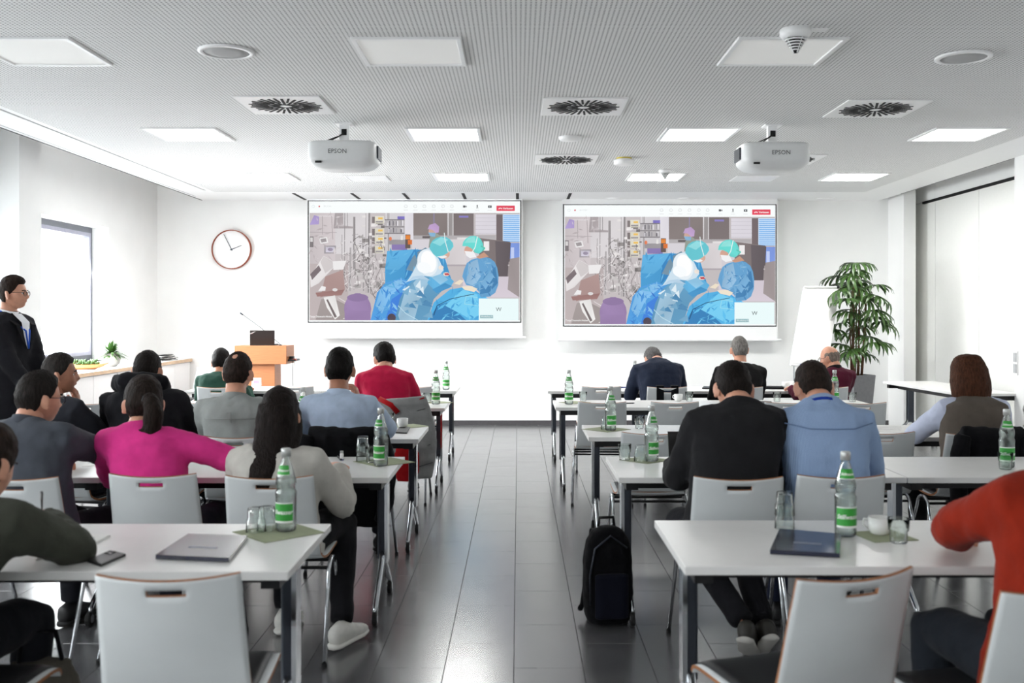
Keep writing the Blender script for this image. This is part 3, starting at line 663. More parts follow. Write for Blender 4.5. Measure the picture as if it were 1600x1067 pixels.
# ------------------------------------------------------------------ sideboard under the windows
FRONT = -4.51; ST = .92
for k in range(5):
    a = 7.5+1.25*k; bq = a+1.25
    lab = ['white sideboard unit nearest the audience', 'second white sideboard unit under the window', 'middle white sideboard unit under the bowl', 'white sideboard unit under the small potted plant', 'white sideboard unit in the corner by the front wall'][k]
    lo = -4.645 if a < 9.71 and bq > 9.26 else XL+.005
    t = thing('sideboard', lab, 'sideboard', (0, a, 0), 0, 'sideboard units along the window wall')
    MB().box(lo, FRONT-.045, .004, 1.246, .08, ST-.045).build('body', lacquer, t); MB().box(lo, FRONT-.08, .01, 1.24, 0, .08).build('plinth', dark_base, t)
    for q in (0, 1):
        d = MB().box(FRONT-.043, FRONT-.024, .006+.62*q, .618+.62*q, .085, ST-.05).build('door', lacquer, t, bevel=.002)
t = thing('worktop', 'long white worktop with oak edge on the sideboard', 'worktop', (0, 7.5, ST))
MB().box(-4.645, FRONT, 0, 2.21, -.04, 0).box(XL+.003, FRONT, 2.21, 6.245, -.04, 0).build('top', lacquer, t)
MB().box(FRONT, FRONT+.006, 0, 6.245, -.04, 0).build('edge_band', oak_edge, t)
# potted plant, bowl and papers on it
def leafy(name, n, L, w, spread, m, parent, z0, rnd, droop=.5):
    b = MB()
    for k in range(n):
        a = rnd.uniform(0, 2*PI); tl = rnd.uniform(.2, spread); l = L*rnd.uniform(.6, 1.1); pts = []
        for i in range(5):
            u = i/4; rr = l*u*math.sin(tl)*(1+.2*u); zz = l*u*math.cos(tl)-droop*l*u*u*math.sin(tl); pts.append((rr*math.cos(a), rr*math.sin(a), z0+zz))
        px, py = -math.sin(a), math.cos(a); v = []; f = []
        for i, p in enumerate(pts):
            ww = w*(.35+1.3*(i/4)*(1-i/4)*2)*(1 if i < 4 else .1); v += [(p[0]-px*ww, p[1]-py*ww, p[2]), (p[0]+px*ww, p[1]+py*ww, p[2])]
        f = [(2*i, 2*i+1, 2*i+3, 2*i+2) for i in range(4)]; b.add(v, f)
    o = b.build(name, m, parent, smooth=True); return o
rr = random.Random(5)
p = W(173, 562, 12.6); t = thing('potted_plant', 'small leafy plant in a round pale stone pot on sideboard', 'plant', (-4.75, 11.62, ST))
MB().lathe([(.05, 0), (.085, .03), (.1, .08), (.095, .13), (.07, .16), (.062, .16), (.06, .13)], 24).build('pot', pot_stone, t, smooth=True)
MB().lathe([(.058, .12), (.058, .14)], 16).build('soil', soil_m, t)
o = leafy('foliage', 240, .20, .009, 1.5, leaf_l, t, .14, rr); o['kind'] = 'stuff'
t = thing('wooden_bowl', 'long boat shaped wooden bowl filled with green succulents on sideboard', 'bowl', (-4.78, 11.0, ST), .5)
b = MB(); v = []; n = 24
for s, z in ((.45, 0), (.8, .02), (1, .055), (.96, .055), (.75, .025)):
    for k in range(n): a = 2*PI*k/n; v.append((.21*s*math.cos(a)*(1+.15*(z/.05)*abs(math.cos(a))), .085*s*math.sin(a), z+.02*abs(math.cos(a))**3*(z/.055)))
f = [(i*n+k, i*n+(k+1) % n, (i+1)*n+(k+1) % n, (i+1)*n+k) for i in range(4) for k in range(n)]+[tuple(range(n-1, -1, -1)), tuple(4*n+k for k in range(n))]
b.add(v, f).build('bowl', mat('bowl_wood', (196, 130, 78), rough=.5, var=.15, stretch=(2, 20, 20)), t, smooth=True)
b = MB()
for k in range(70): b.sphere((rr.uniform(-.13, .13), rr.uniform(-.05, .05), .05+rr.uniform(0, .05)), (.012, .012, .018), 6, 4)
o = b.build('succulents', leaf_l, t, smooth=True); o['kind'] = 'stuff'
for k, (y, w, h, lab) in enumerate(((12.5, .05, .012, 'dark pen case lying beside the small potted plant'),)):
    t = thing('pen_case', lab, 'case', (-4.62, y, ST), .2); MB().rbox(-.03, .03, -.14, .14, 0, .022, .012).build('body', black_plastic, t, bevel=.003); MB().box(-.002, .002, -.12, .12, .022, .024).build('zip', chrome, t)
for k in range(6):
    t = thing('newspaper', 'newspaper in the pile on sideboard by the corner, %s from the bottom' % ('first', 'second', 'third', 'fourth', 'fifth', 'sixth')[k], 'newspaper', (-4.74+rr.uniform(-.02, .02), 13.15+rr.uniform(-.04, .04), ST+.013*k), rr.uniform(-.2, .2), 'newspapers on the sideboard')
    m = mat('newsprint_%d' % (k % 2), ((228, 226, 222), (60, 62, 66))[k % 2], rough=.85, var=.5, vscale=18)
    b = MB(); nn = 6; v = []
    for j in range(nn+1):
        yy = -.2+.4*j/nn; zz = .004*math.sin(j*1.7+k)
        v += [(-.14, yy, max(0, zz)), (.14, yy, max(0, zz)), (-.14, yy, .011), (.14, yy, .011)]
    f = []
    for j in range(nn): q = 4*j; f += [(q, q+4, q+5, q+1), (q+2, q+3, q+7, q+6), (q, q+2, q+6, q+4), (q+1, q+5, q+7, q+3)]
    f += [(0, 1, 3, 2), (4*nn, 4*nn+2, 4*nn+3, 4*nn+1)]
    b.add(v, f).build('sheets', m, t); MB().box(-.12, .03, -.16, .1, .011, .0118).build('front_page', mat('newsprint_%d' % ((k+1) % 2), (0, 0, 0)), t)

# ------------------------------------------------------------------ lectern with laptop and microphone
LZ = 12.55; zt = CAMH-(540-VY)*LZ/F; lx = (407.5-VX)*LZ/F
t = thing('lectern', 'beech veneer lectern with wide top box and narrower column', 'lectern', (lx, LZ, 0))
hw = 40.5*LZ/F
def slab(y0, y1, z0, z1, x0, x1): return MB().box(x0, x1, y0, y1, z0, z1)
slab(-.02, .42, zt-.235, zt, -hw, hw).build('top_box', beech, t, bevel=.004)
cw = 29*LZ/F
slab(.03, .36, .05, zt-.235, -cw, cw*.72).build('column', beech, t, bevel=.003)
MB().box(-hw*.9, hw*.9, -.02, .42, 0, .05).build('base', beech, t, bevel=.003)
s = MB().box(hw, hw+.10, .05, .30, zt-.20, zt-.175).build('side_shelf', black_plastic, t)
MB().box(hw+.06, hw+.102, .06, .1, zt-.192, zt-.17).build('plug', mat('plug_red', (190, 80, 60)), s)
MB().rbox(hw+.005, hw+.06, .1, .2, zt-.175, zt-.14, .02).build('adapter', black_plastic, s)
for k, (a, bq) in enumerate(((.02, .04), (.05, .085), (.075, .06))):
    MB().tube([(hw+bq, .15, zt-.2), (hw+bq+.005, .14, zt-.35), (hw+a+.03, .15, .4), (hw+a, .16, .02), (hw+a+.12, .2, .012)], .004, 6).build('cable', (black_plastic, paper, paper)[k], t, smooth=True)
lp = thing('laptop', 'open black laptop on the lectern seen from behind its lid', 'laptop', (lx+.005, LZ+.07, zt))
b = MB(); w0 = .15
b.box(-w0-.01, w0, 0, .23, 0, .018).build('base', black_plastic, lp, bevel=.003)
lid = MB(); q = .05
v = [(-w0-.01, -.005, .012), (w0+.002, -.005, .012), (w0+.024, -.09, .19), (-w0+.012, -.09, .19)]; v += [(x, y+.008, z+.003) for x, y, z in v]
lid = lid.add(v, [(0, 1, 2, 3), (7, 6, 5, 4), (0, 4, 5, 1), (1, 5, 6, 2), (2, 6, 7, 3), (3, 7, 4, 0)]).build('lid', mat('laptop_lid', (34, 25, 23), rough=.5, var=.05), lp)
text('lettering', 'ThinkPad', .02, mat('logo_silver', (225, 215, 215), rough=.4), lid, (-w0+.05, -.0845, .165), (PI/2-.45, -.5, 0)); MB().sphere((-w0+.036, -.081, .152), .004, 8, 6).build('logo_dot', red_mark, lid)
mi = thing('microphone', 'slim gooseneck microphone leaning left above the lectern', 'microphone', (lx+.235, LZ+.05, zt))
MB().lathe([(.022, 0), (.022, .008), (.01, .014)], 16).build('base', black_plastic, mi, smooth=True)
tip = W(375.5, 489, LZ+.05); d = Vector((tip.x-(lx+.235), 0, tip.z-zt))
MB().tube([(0, 0, .01), (-.015, 0, .03), (d.x*.12, 0, d.z*.16), (d.x*.5, 0, d.z*.56), (d.x*.95, 0, d.z*.96)], .0045, 8).build('gooseneck', grey_metal, mi, smooth=True)
MB().tube([(d.x*.93, 0, d.z*.94), (d.x, 0, d.z), (d.x*1.01, 0, d.z*1.0)], [.008, .011, .008], 10).build('capsule', grey_metal, mi, smooth=True)

# ------------------------------------------------------------------ flip chart
FZ = 12.0
t = thing('flip_chart', 'blank white flip chart leaning beside the palm', 'flip chart', (0, 0, 0))
tl = W(1256, 449, FZ+.25); tr = W(1312, 449, FZ+.35); bl = W(1235, 570, FZ-.1); br = W(1293, 574, FZ)
def quad_slab(nm, q, th, m, par):
    nrm = (q[1]-q[0]).cross(q[3]-q[0]).normalized(); back = [p+nrm*th*-1 for p in q]
    return MB().add([*q, *back], [(0, 1, 2, 3), (7, 6, 5, 4), (0, 4, 5, 1), (1, 5, 6, 2), (2, 6, 7, 3), (3, 7, 4, 0)]).build(nm, m, par)
quad_slab('board', [bl, br, tr, tl], .025, lacquer, t)
nrm = (br-bl).cross(tl-bl).normalized()
ins = lambda p, c_: p+(c_-p)*.045+nrm*.006
cc = (tl+tr+bl+br)/4
quad_slab('paper_pad', [ins(p_, cc) for p_ in (bl, br, tr, tl)], .005, paper, t)
MB().tube([tl+nrm*.012, tr+nrm*.012], .012, 8).build('clamp_bar', lacquer, t)
for s in (.93,): MB().sphere(tl.lerp(tr, s)+nrm*.02, .02, 10, 6).build('knob', black_plastic, t)
MB().tube([bl+Vector((0, -.02, -.0)), br+Vector((0, -.02, 0))], .012, 8).build('pen_tray', lacquer, t)
MB().tube([bl.lerp(br, .25)+Vector((0, -.03, .014)), bl.lerp(br, .35)+Vector((0, -.03, .014))], .009, 8).build('marker', mat('marker_blue', (50, 80, 170)), t)
for a in (bl.lerp(br, .1), bl.lerp(br, .9)):
    g = Vector((a.x-.04, a.y-.16, 0)); MB().tube([g+Vector((0, 0, .01)), a], .012, 8).build('leg', chrome, t)
mid = tl.lerp(tr, .5); MB().tube([mid+Vector((0, .03, -.05)), Vector((mid.x-.05, mid.y+.6, .01))], .012, 8).build('leg', chrome, t)

# ------------------------------------------------------------------ palm in tall planter
PZ = 12.45; pc = W(1337, 585, PZ)
t = thing('potted_palm', 'tall lady palm in a tapered glossy grey planter', 'plant', (pc.x, PZ, 0), .35)
hz = pc.z; b = MB(); w1, w0_ = .17, .115
def sq(w, z): return [(-w, -w, z), (w, -w, z), (w, w, z), (-w, w, z)]
v = sq(w0_, 0)+sq(w1, hz)+sq(w1-.015, hz)+sq(w1-.02, hz-.06)
f = [(3, 2, 1, 0)]+[(4*i+k, 4*i+(k+1) % 4, 4*i+4+(k+1) % 4, 4*i+4+k) for i in range(3) for k in range(4)]+[(12, 13, 14, 15)]
b.add(v, f).build('planter', pot_grey, t, bevel=.008); MB().box(-w1+.025, w1-.025, -w1+.025, w1-.025, hz-.06, hz-.04).build('soil', soil_m, t)
R5 = random.Random(11)
def fan_mesh(nl, L, seed):
    R = random.Random(seed); b = MB()
    for k in range(nl):
        a = math.radians(-88+176*k/(nl-1)+R.uniform(-4, 4)); l = L*(1-.25*abs(a)/1.5)*R.uniform(.9, 1.05); v = []; S = 6
        for i in range(S+1):
            u = i/S; r = l*u; z = .03*u-.46*l*u**2.2*R.uniform(.85, 1.1); ww = .019*(.3+2.6*u*(1-u)+.25*u)*(1 if i < S else .35)
            d = Vector((math.cos(a), math.sin(a), 0)); q = Vector((-d.y, d.x, 0)); c_ = d*r*(1-.28*u*u)+Vector((0, 0, z))
            v += [c_-q*ww+Vector((0, 0, .005)), c_-Vector((0, 0, .003)), c_+q*ww+Vector((0, 0, .005))]
        f = []
        for i in range(S): f += [(3*i, 3*i+1, 3*i+4, 3*i+3), (3*i+1, 3*i+2, 3*i+5, 3*i+4)]
        b.add(v, f)
    return b.mesh('leaf', leaf_m, True)
fans = [fan_mesh(n, L, s) for n, L, s in ((10, .38, 1), (11, .42, 2), (9, .35, 3), (11, .39, 4))]
canes = []
for k in range(9):
    a = 2*PI*k/9+.3; r0 = R5.uniform(.035, .10); h = R5.uniform(.75, 1.36) if k else 1.38; top = Vector((r0*1.6*math.cos(a)+R5.uniform(-.04, .04), r0*1.6*math.sin(a)+R5.uniform(-.04, .04), hz-.05+h))
    base = Vector((r0*math.cos(a), r0*math.sin(a), hz-.06)); canes.append((base, top))
    MB().tube([base, base.lerp(top, .5)+Vector((.01, 0, 0)), top], [.010, .009, .006], 8).build('cane', cane_m, t, smooth=True)
LV = [(-.20, 1.28), (.06, 1.34), (.30, 1.12), (-.02, 1.16), (-.3, 1.08), (.2, .98), (-.12, .95), (.34, .82), (-.28, .80), (.1, .82), (-.05, .70), (.28, .62), (-.3, .58), (.30, .42), (-.26, .40), (.02, .52), (-.34, .24), (.33, .26), (.0, .3), (.16, 1.2), (-.16, 1.12), (.25, .74), (-.22, .66), (.1, 1.05), (-.3, .34), (.22, .5), (-.36, 1.16), (-.30, 1.26), (.36, 1.0), (-.1, 1.40), (.12, 1.42), (-.38, .95), (.38, .68)]
for k, (dx, h) in enumerate(LV):
    ang = math.atan2(R5.uniform(-.8, .8), dx)-.35; cb, ct = canes[k % 9]; u = min(.98, h/1.4); st = cb.lerp(ct, u*.9)
    rad = abs(dx)*.8+.03; en = Vector((rad*math.cos(ang), rad*math.sin(ang), hz-.02+h))
    lf = ob('leaf', fans[k % 4], t, en, (R5.uniform(-.2, .2), R5.uniform(-.2, .4), ang))
    MB().tube([st, st.lerp(en, .5)+Vector((0, 0, .05)), en], .004, 5).build('petiole', mat('petiole_green', (84, 104, 52), rough=.6), t)

# ------------------------------------------------------------------ conference tables
TD = .70; TL = 1.395
def make_table(L=TL, D=TD):
    t = thing('conference_table', '', 'table')
    MB().box(-L/2, L/2, -D/2, D/2, TOP-.028, TOP).build('tabletop', table_white, t, bevel=.003)
    MB().box(-L/2+.09, L/2-.09, -.16, -.13, TOP-.085, TOP-.029).box(-L/2+.09, L/2-.09, .13, .16, TOP-.085, TOP-.029).build('frame_beam', black_metal, t)
    for s in (-1, 1):
        x = s*(L/2-.075)
        MB().box(x-.03, x+.03, -.27, .27, TOP-.075, TOP-.029).build('bracket', black_metal, t)
        p = MB().rbox(x-.024, x+.024, -.035, .035, .27, TOP-.07, .01).build('leg_post', grey_metal, t)
        MB().box(x+s*.014, x+s*.030, -.039, .039, .25, TOP-.075).build('chrome_strip', chrome, p)
        for q in (-1, 1):
            l = MB().tube([(x, q*.015, .31), (x, q*.06, .24), (x, q*.27, .085), (x, q*.285, .06)], [.018, .017, .014, .013], 8).build('foot_strut', chrome, t, smooth=True)
            cst = MB().lathe([(.034, -.011), (.037, -.006), (.037, .006), (.034, .011)], 16).build('caster', rubber, t, loc=(x, q*.285, .037), rot=(0, PI/2, 0))
            MB().lathe([(.02, -.014), (.02, .014)], 12).build('hub', chrome, cst)
    return t
table0 = make_table(); used = [False]
def place(proto, flag, loc, rz, label, group):
    if not flag[0]: o = proto; flag[0] = True; o.location = loc; o.rotation_euler = (0, 0, rz)
    else: o = copy_tree(proto, None, loc, rz)
    o['label'] = label; o['group'] = group; return o
ROWS_L = [(3.055, -.707, 1), (4.816, -.629, 2), (6.30, -.632, 2), (8.38, -.62, 2), (10.25, -.64, 2)]
ROWS_R = [(3.117, .521, 2), (4.816, .485, 2), (6.40, .451, 2), (8.45, .316, 2), (10.23, .303, 2)]
ORD = ['nearest', 'second', 'third', 'fourth', 'fifth']
for side, rows, sg in (('left', ROWS_L, -1), ('right', ROWS_R, 1)):
    for r, (z, x, n) in enumerate(rows):
        for k in range(n):
            cx = x+sg*(TL/2+k*(TL+.004))
            place(table0, used, (cx, z+TD/2, 0), 0, 'white wheeled conference table, %s row %s of the aisle, %s' % (ORD[r], side, 'at the aisle' if k == 0 else 'away from the aisle'), 'white conference tables in rows')
tw = make_table(1.85, .6); tw.location = (4.66, 10.85, 0); tw.rotation_euler = (0, 0, PI/2+.06); tw['label'] = 'long white side table against the right wall panels'; tw['group'] = 'white conference tables in rows'

# ------------------------------------------------------------------ chairs
def shell(name, P, nu, nv, hole, th, mats, parent):
    """sheet P(u,v) thickened; cells in hole() left open; rim gets material 1"""
    us = np.linspace(0, 1, nu+1); vs = np.linspace(0, 1, nv+1)
    g = [[Vector(P(u, v_)) for u in us] for v_ in vs]
    nor = [[None]*(nu+1) for _ in vs]
    for j in range(nv+1):
        for i in range(nu+1):
            du = g[j][min(i+1, nu)]-g[j][max(i-1, 0)]; dv = g[min(j+1, nv)][i]-g[max(j-1, 0)][i]; nor[j][i] = du.cross(dv).normalized()
    v = [g[j][i]+nor[j][i]*th/2 for j in range(nv+1) for i in range(nu+1)]+[g[j][i]-nor[j][i]*th/2 for j in range(nv+1) for i in range(nu+1)]
    N = (nv+1)*(nu+1); idx = lambda i, j: j*(nu+1)+i
    solid = lambda i, j: 0 <= i < nu and 0 <= j < nv and not (hole and hole(i, j))
    b = MB(); f0 = []; f1 = []
    for j in range(nv):
        for i in range(nu):
            if not solid(i, j): continue
            a, c_, d, e = idx(i, j), idx(i+1, j), idx(i+1, j+1), idx(i, j+1)
            f0 += [(a, c_, d, e), (N+e, N+d, N+c_, N+a)]
            for (p, q, ii, jj) in ((a, c_, i, j-1), (c_, d, i+1, j), (d, e, i, j+1), (e, a, i-1, j)):
                if not solid(ii, jj): f1.append((q, p, N+p, N+q))
    b.add(v, f0, 0); base = b.n-len(v)
    for f in f1: b.f.append(f); b.m.append(1)
    o = b.build(name, mats, parent, smooth=True)
    for p in o.data.polygons:
        if p.material_index == 1: p.use_smooth = False
    return o
def chair_profile(s):                 # side profile from back top (0) to seat front (1): y, z
    pts = [(-.275, .835), (-.245, .72), (-.215, .60), (-.195, .52), (-.175, .468), (-.13, .444), (-.05, .438), (.08, .446), (.17, .450), (.215, .442), (.235, .42)]
    x = s*(len(pts)-1); i = min(int(x), len(pts)-2); f = x-i
    p0, p1, p2, p3 = pts[max(i-1, 0)], pts[i], pts[i+1], pts[min(i+2, len(pts)-1)]
    def cr(a, b, c, d): return .5*((2*b)+(-a+c)*f+(2*a-5*b+4*c-d)*f*f+(-a+3*b-3*c+d)*f**3)
    return cr(p0[0], p1[0], p2[0], p3[0]), cr(p0[1], p1[1], p2[1], p3[1])
def make_chair():
    t = thing('chair', '', 'chair')
    def PB(u, v):                     # v: 0 seat bend .. 1 top
        s = (1-v)*.40; y, z = chair_profile(s); hw = .205-.015*v; x = (u-.5)*2
        top = v**6*.012*(1-x*x)*-1
        return (x*hw, y-.035*(1-x*x)*min(1, v*1.5)+.01, z+top)
    hole = lambda i, j: 8 <= i < 14 and j == 21
    shell('backrest', PB, 22, 24, hole, .011, [shell_grey, ply_edge], t)
    def PS(u, v):
        s = .40+.60*v; y, z = chair_profile(s); hw = .205+.012*math.sin(v*PI); x = (u-.5)*2
        return (x*hw, y+.01-.035*(1-x*x)*0, z-.008*(1-x*x)+.004)
    shell('seat', PS, 12, 14, None, .011, [shell_grey, ply_edge], t)
    def PP(u, v):
        s = .53+.42*v; y, z = chair_profile(s); x = (u-.5)*2; e = (1-x**8)*(1-(2*v-1)**8)
        return (x*.19, y+.01, z-.008*(1-x*x)+.008+.008*e)
    shell('seat_pad', PP, 12, 10, None, .012, [pad_black, pad_black], t)
    for s in (-1, 1):
        x = s*.225; pts = [(x+s*.012, -.265, .012)]
        for k in range(9):
            a = PI-PI*k/8; pts.append((x, -.02+.085*math.cos(a), .36+.065*math.sin(a)))
        pts.append((x+s*.012, .235, .012))
        l = MB().tube(pts, .0095, 8).build('leg_frame', chrome, t, smooth=True)
        for yy in (-.265, .235): MB().lathe([(.012, 0), (.012, .02)], 10).build('glide', rubber, l, loc=(x+s*.012, yy, .0005))
    MB().tube([(-.225, -.02, .421), (.225, -.02, .421)], .009, 8).tube([(-.222, -.085, .39), (.222, -.085, .39)], .008, 8).tube([(-.222, .06, .39), (.222, .06, .39)], .008, 8).build('cross_bar', black_metal, t)
    return t
chair0 = make_chair(); cused = [False]
def chair(x, zb, rz, label):
    """zb: distance of the top edge of its back"""
    y = zb+.285*math.cos(rz); return place(chair0, cused, (x-.285*math.sin(rz), y, 0), rz, label, 'grey laminate chairs at the tables')
CHAIRS = [
 (-.937, 2.65, .06, 'empty grey chair at the nearest left table, in the foreground'),
 (.915, 2.66, .36, 'empty grey chair turned aside at the nearest right table'),
 (1.40, 2.52, .22, 'grey chair under the person in the rust red sweater'),
 (-1.66, 2.55, -.1, 'grey chair under the person in the olive sweater'),
 (-1.597, 4.33, 0, 'grey chair under the woman in the pink sweater'),
 (-1.076, 4.28, 0, 'grey chair under the woman in the beige blazer'),
 (-2.16, 4.25, -.05, 'grey chair under the man in the slate grey jacket'),
 (.943, 4.25, -.03, 'grey chair under the man in the black suit at the right'),
 (1.40, 4.30, 0, 'grey chair under the man in the pinstriped blue shirt'),
 (-1.62, 5.68, 0, 'grey chair under the man in the grey shirt'),
 (-1.01, 5.80, 0, 'grey chair under the man in the light blue shirt'),
 (-2.15, 5.72, 0, 'grey chair under the man in the black hooded jacket'),
 (-2.70, 5.70, -.2, 'grey chair under the man covering his mouth'),
 (.80, 5.86, 0, 'empty grey chair behind the tablet, third row right'),
 (2.16, 5.88, 0, 'empty grey chair left of the woman in the brown vest'),
 (2.69, 5.80, 0, 'grey chair under the woman in the brown vest'),
 (-.98, 7.92, 0, 'grey chair under the man in the crimson shirt'),
 (-3.40, 7.80, 0, 'empty grey chair, fourth row, nearest the sideboard'),
 (-2.46, 7.85, 0, 'empty grey chair, fourth row, behind the green sweater'),
 (.665, 7.90, -.05, 'empty grey chair, fourth row right, at the aisle'),
 (1.245, 7.90, 0, 'empty grey chair, fourth row right, second from the aisle'),
 (2.15, 7.90, 0, 'empty grey chair, fourth row right, second from the palm'),
 (2.72, 7.85, 0, 'empty grey chair, fourth row right, nearest the palm'),
 (.80, 9.60, 0, 'empty grey chair, front row right, at the aisle'),
 (1.43, 9.55, 0, 'grey chair with black straps under the hunched navy pullover man'),
 (2.16, 9.55, 0, 'grey chair under the grey haired man in black'),
 (2.98, 9.55, 0, 'grey chair under the bald man'),
 (-2.17, 9.60, 0, 'empty grey chair, front row left, before the lectern'),
 (-1.02, 9.60, 0, 'empty grey chair, front row left, at the aisle'),
 (-2.90, 9.55, 0, 'grey chair under the man in the green sweater'),
 (-4.05, 13.05, 2.7, 'empty pale chair standing by the sideboard corner'),
]
for c in CHAIRS: chair(*c)

# ------------------------------------------------------------------ soft things on chairs
PEND = []                                 # meshes to be voxel-joined: (object, voxel, smooth, displace, extra mesh builder)
def remesh_ob(name, mb, m, parent, voxel=.014, smooth=6, disp=0., dscale=.12, keep=None):
    o = mb.build(name, m, parent, smooth=True)
    PEND.append((o, voxel, smooth, disp, dscale, keep)); return o
def finish_pending():
    texs = {}
    for o, vx, sm, dp, ds, keep in PEND:
        r = o.modifiers.new('r', 'REMESH'); r.mode = 'VOXEL'; r.voxel_size = vx; r.use_smooth_shade = True
        if sm: s = o.modifiers.new('s', 'SMOOTH'); s.factor = .5; s.iterations = sm
        if dp:
            if ds not in texs: tx = bpy.data.textures.new('folds', 'CLOUDS'); tx.noise_scale = ds; tx.noise_depth = 2; texs[ds] = tx
            d = o.modifiers.new('d', 'DISPLACE'); d.texture = texs[ds]; d.strength = dp; d.mid_level = .5; d.texture_coords = 'LOCAL'
    dg = bpy.context.evaluated_depsgraph_get(); new = []
    for o, *_ in PEND: new.append(bpy.data.meshes.new_from_object(o.evaluated_get(dg)))
    for (o, vx, sm, dp, ds, keep), me in zip(PEND, new):
        mats = [m for m in o.data.materials]; o.modifiers.clear()
        if keep is not None:                 # add finely modelled pieces (head, hands) to the same mesh
            nv = len(me.vertices); co = np.empty(nv*3); me.vertices.foreach_get('co', co); co = co.reshape(-1, 3)
            faces = [tuple(p.vertices) for p in me.polygons]; verts = [tuple(c) for c in co]
            verts += [tuple(v) for v in keep.v]; faces += [tuple(nv+i for i in f) for f in keep.f]
            mi = [0]*len(me.polygons)+list(keep.m)
            me = bpy.data.meshes.new(o.name); me.from_pydata(verts, [], faces); me.polygons.foreach_set('material_index', mi)
        me.materials.clear()
        for m in mats: me.materials.append(m)
        me.polygons.foreach_set('use_smooth', [True]*len(me.polygons)); me.name = o.name; o.data = me
black_cloth = fabric('black_jacket', (17, 17, 20), bump=.4); puff_grey = fabric('quilted_grey', (138, 138, 138), bump=.3); red_lining = fabric('red_lining', (150, 18, 22))
def draped(x, zb, label, m, drop, wide, name='jacket', group=None, sleeve=True):
    t = thing(name, label, 'jacket', (x, zb, 0)); b = MB(); hw = wide/2
    for s, d in ((-1, -.055), (1, .035)):
        n = 9; v = []; f = []
        for j in range(n):
            u = j/(n-1); z = .85-(drop if s < 0 else drop*.55)*u; w = hw*(.86+.24*u)*(1+.04*math.sin(7*u)); y = d*(.4+.8*u)+.01*math.sin(9*u+s)+.25*.12*u
            th = .022+.012*math.sin(5*u+1)
            v += [(-w, y-th+.02, z), (-w*.5, y-th-.012, z), (0, y-th-.02, z), (w*.5, y-th-.012, z), (w, y-th+.02, z), (w, y+th, z), (0, y+th-.02, z), (-w, y+th, z)]
        for j in range(n-1): f += [(8*j+k, 8*j+(k+1) % 8, 8*(j+1)+(k+1) % 8, 8*(j+1)+k) for k in range(8)]
        f += [tuple(range(7, -1, -1)), tuple(8*(n-1)+k for k in range(8))]; b.add(v, f)
    b.tube([(-hw*.9, -.01, .848), (0, -.03, .845), (hw*.9, -.01, .848)], .032, 10)
    remesh_ob('shell', b, m, t, .012, 8, .02, .09)
    if sleeve:
        for s in (-1, 1):
            remesh_ob('sleeve', MB().tube([(s*hw*.9, -.03, .83), (s*(hw+.02), -.05, .65), (s*(hw+.01), -.04, .45), (s*(hw-.02), -.06, .33)], [.05, .055, .05, .04], 10), m, t, .012, 6, .015, .07)
    return t
t = draped(-1.01, 5.80, 'black jacket hung over the chair of the light blue shirt', black_cloth, .55, .47)
t = draped(2.76, 5.80, 'black jacket hung over the chair of the brown vest woman', black_cloth, .45, .40)
t = thing('quilted_vest', 'grey quilted vest with red lining hung on chair at the aisle', 'vest', (-.93, 7.9, 0))
b = MB()
def sheet(b, rows, th):
    n = len(rows); m_ = len(rows[0]); v = []; f = []
    for r in rows: v += [Vector(p)+Vector((0, -th, 0)) for p in r]
    for r in rows: v += [Vector(p)+Vector((0, th, 0)) for p in r]
    N = n*m_
    for j in range(n-1):
        for i in range(m_-1):
            a = j*m_+i; f += [(a, a+1, a+m_+1, a+m_), (N+a+m_, N+a+m_+1, N+a+1, N+a)]
    for i in range(m_-1): f += [(i+1, i, N+i, N+i+1), ((n-1)*m_+i, (n-1)*m_+i+1, N+(n-1)*m_+i+1, N+(n-1)*m_+i)]
    for j in range(n-1): f += [(j*m_, (j+1)*m_, N+(j+1)*m_, N+j*m_), ((j+1)*m_-1+m_, (j+1)*m_-1, N+(j+1)*m_-1, N+(j+1)*m_-1+m_)]
    b.add(v, f)
rows = []
for j in range(14):
    u = j/13; z = .86-.62*u; w = .20+.06*math.sin(PI*u)-.02*u; rows.append([(-w+2*w*i/8+.07*u, -.05-.06*math.sin(PI*i/8)-.018*abs(math.sin(j*PI/2.2)), z+.03*(i/8)*(1-u)) for i in range(9)])
sheet(b, rows, .018); remesh_ob('shell', b, puff_grey, t, .011, 3)
rows = []
for j in range(10):
    u = j/9; z = .85-.60*u; w = .19+.06*math.sin(PI*u); rows.append([(-w+2*w*i/6+.05*u, -.005-.02*math.sin(PI*i/6), z) for i in range(7)])
b = MB(); sheet(b, rows, .014); remesh_ob('lining', b, red_lining, t, .011, 4)
rows = []
for j in range(8):
    u = j/7; z = .52-.29*u; w = .075+.03*math.sin(PI*u); rows.append([(.06-w+2*w*i/5, -.150-.02*math.sin(PI*i/5), z) for i in range(6)])
b = MB(); sheet(b, rows, .010); remesh_ob('lining', b, red_lining, t, .011, 4)
for k in range(4):
    zz = .74-.14*k; MB().tube([(-.17+.04*k, -.105, zz-.03), (0+.03*k, -.135, zz), (.20+.02*k, -.10, zz+.05)], .004, 6).build('seam', fabric('seam_grey', (90, 90, 92)), t, smooth=True)
MB().tube([(-.19, -.085, .80), (-.06, -.115, .79), (.06, -.12, .83), (.19, -.085, .875)], .006, 6).build('piping', red_lining, t, smooth=True)
MB().tube([(-.16, -.08, .865), (-.06, -.13, .82), (-.01, -.135, .76)], .022, 8).build('collar', red_lining, t, smooth=True)
for x in (1.37, 1.51):
    pass
t = thing('shoulder_bag', 'black strapped bag slung over chair of the hunched man', 'bag', (1.43, 9.545, 0))
for x in (-.07, .07): MB().box(x-.035, x+.035, -.008, .004, .45, .842).box(x-.035, x+.035, -.008, .05, .838, .846).build('strap', black_cloth, t)
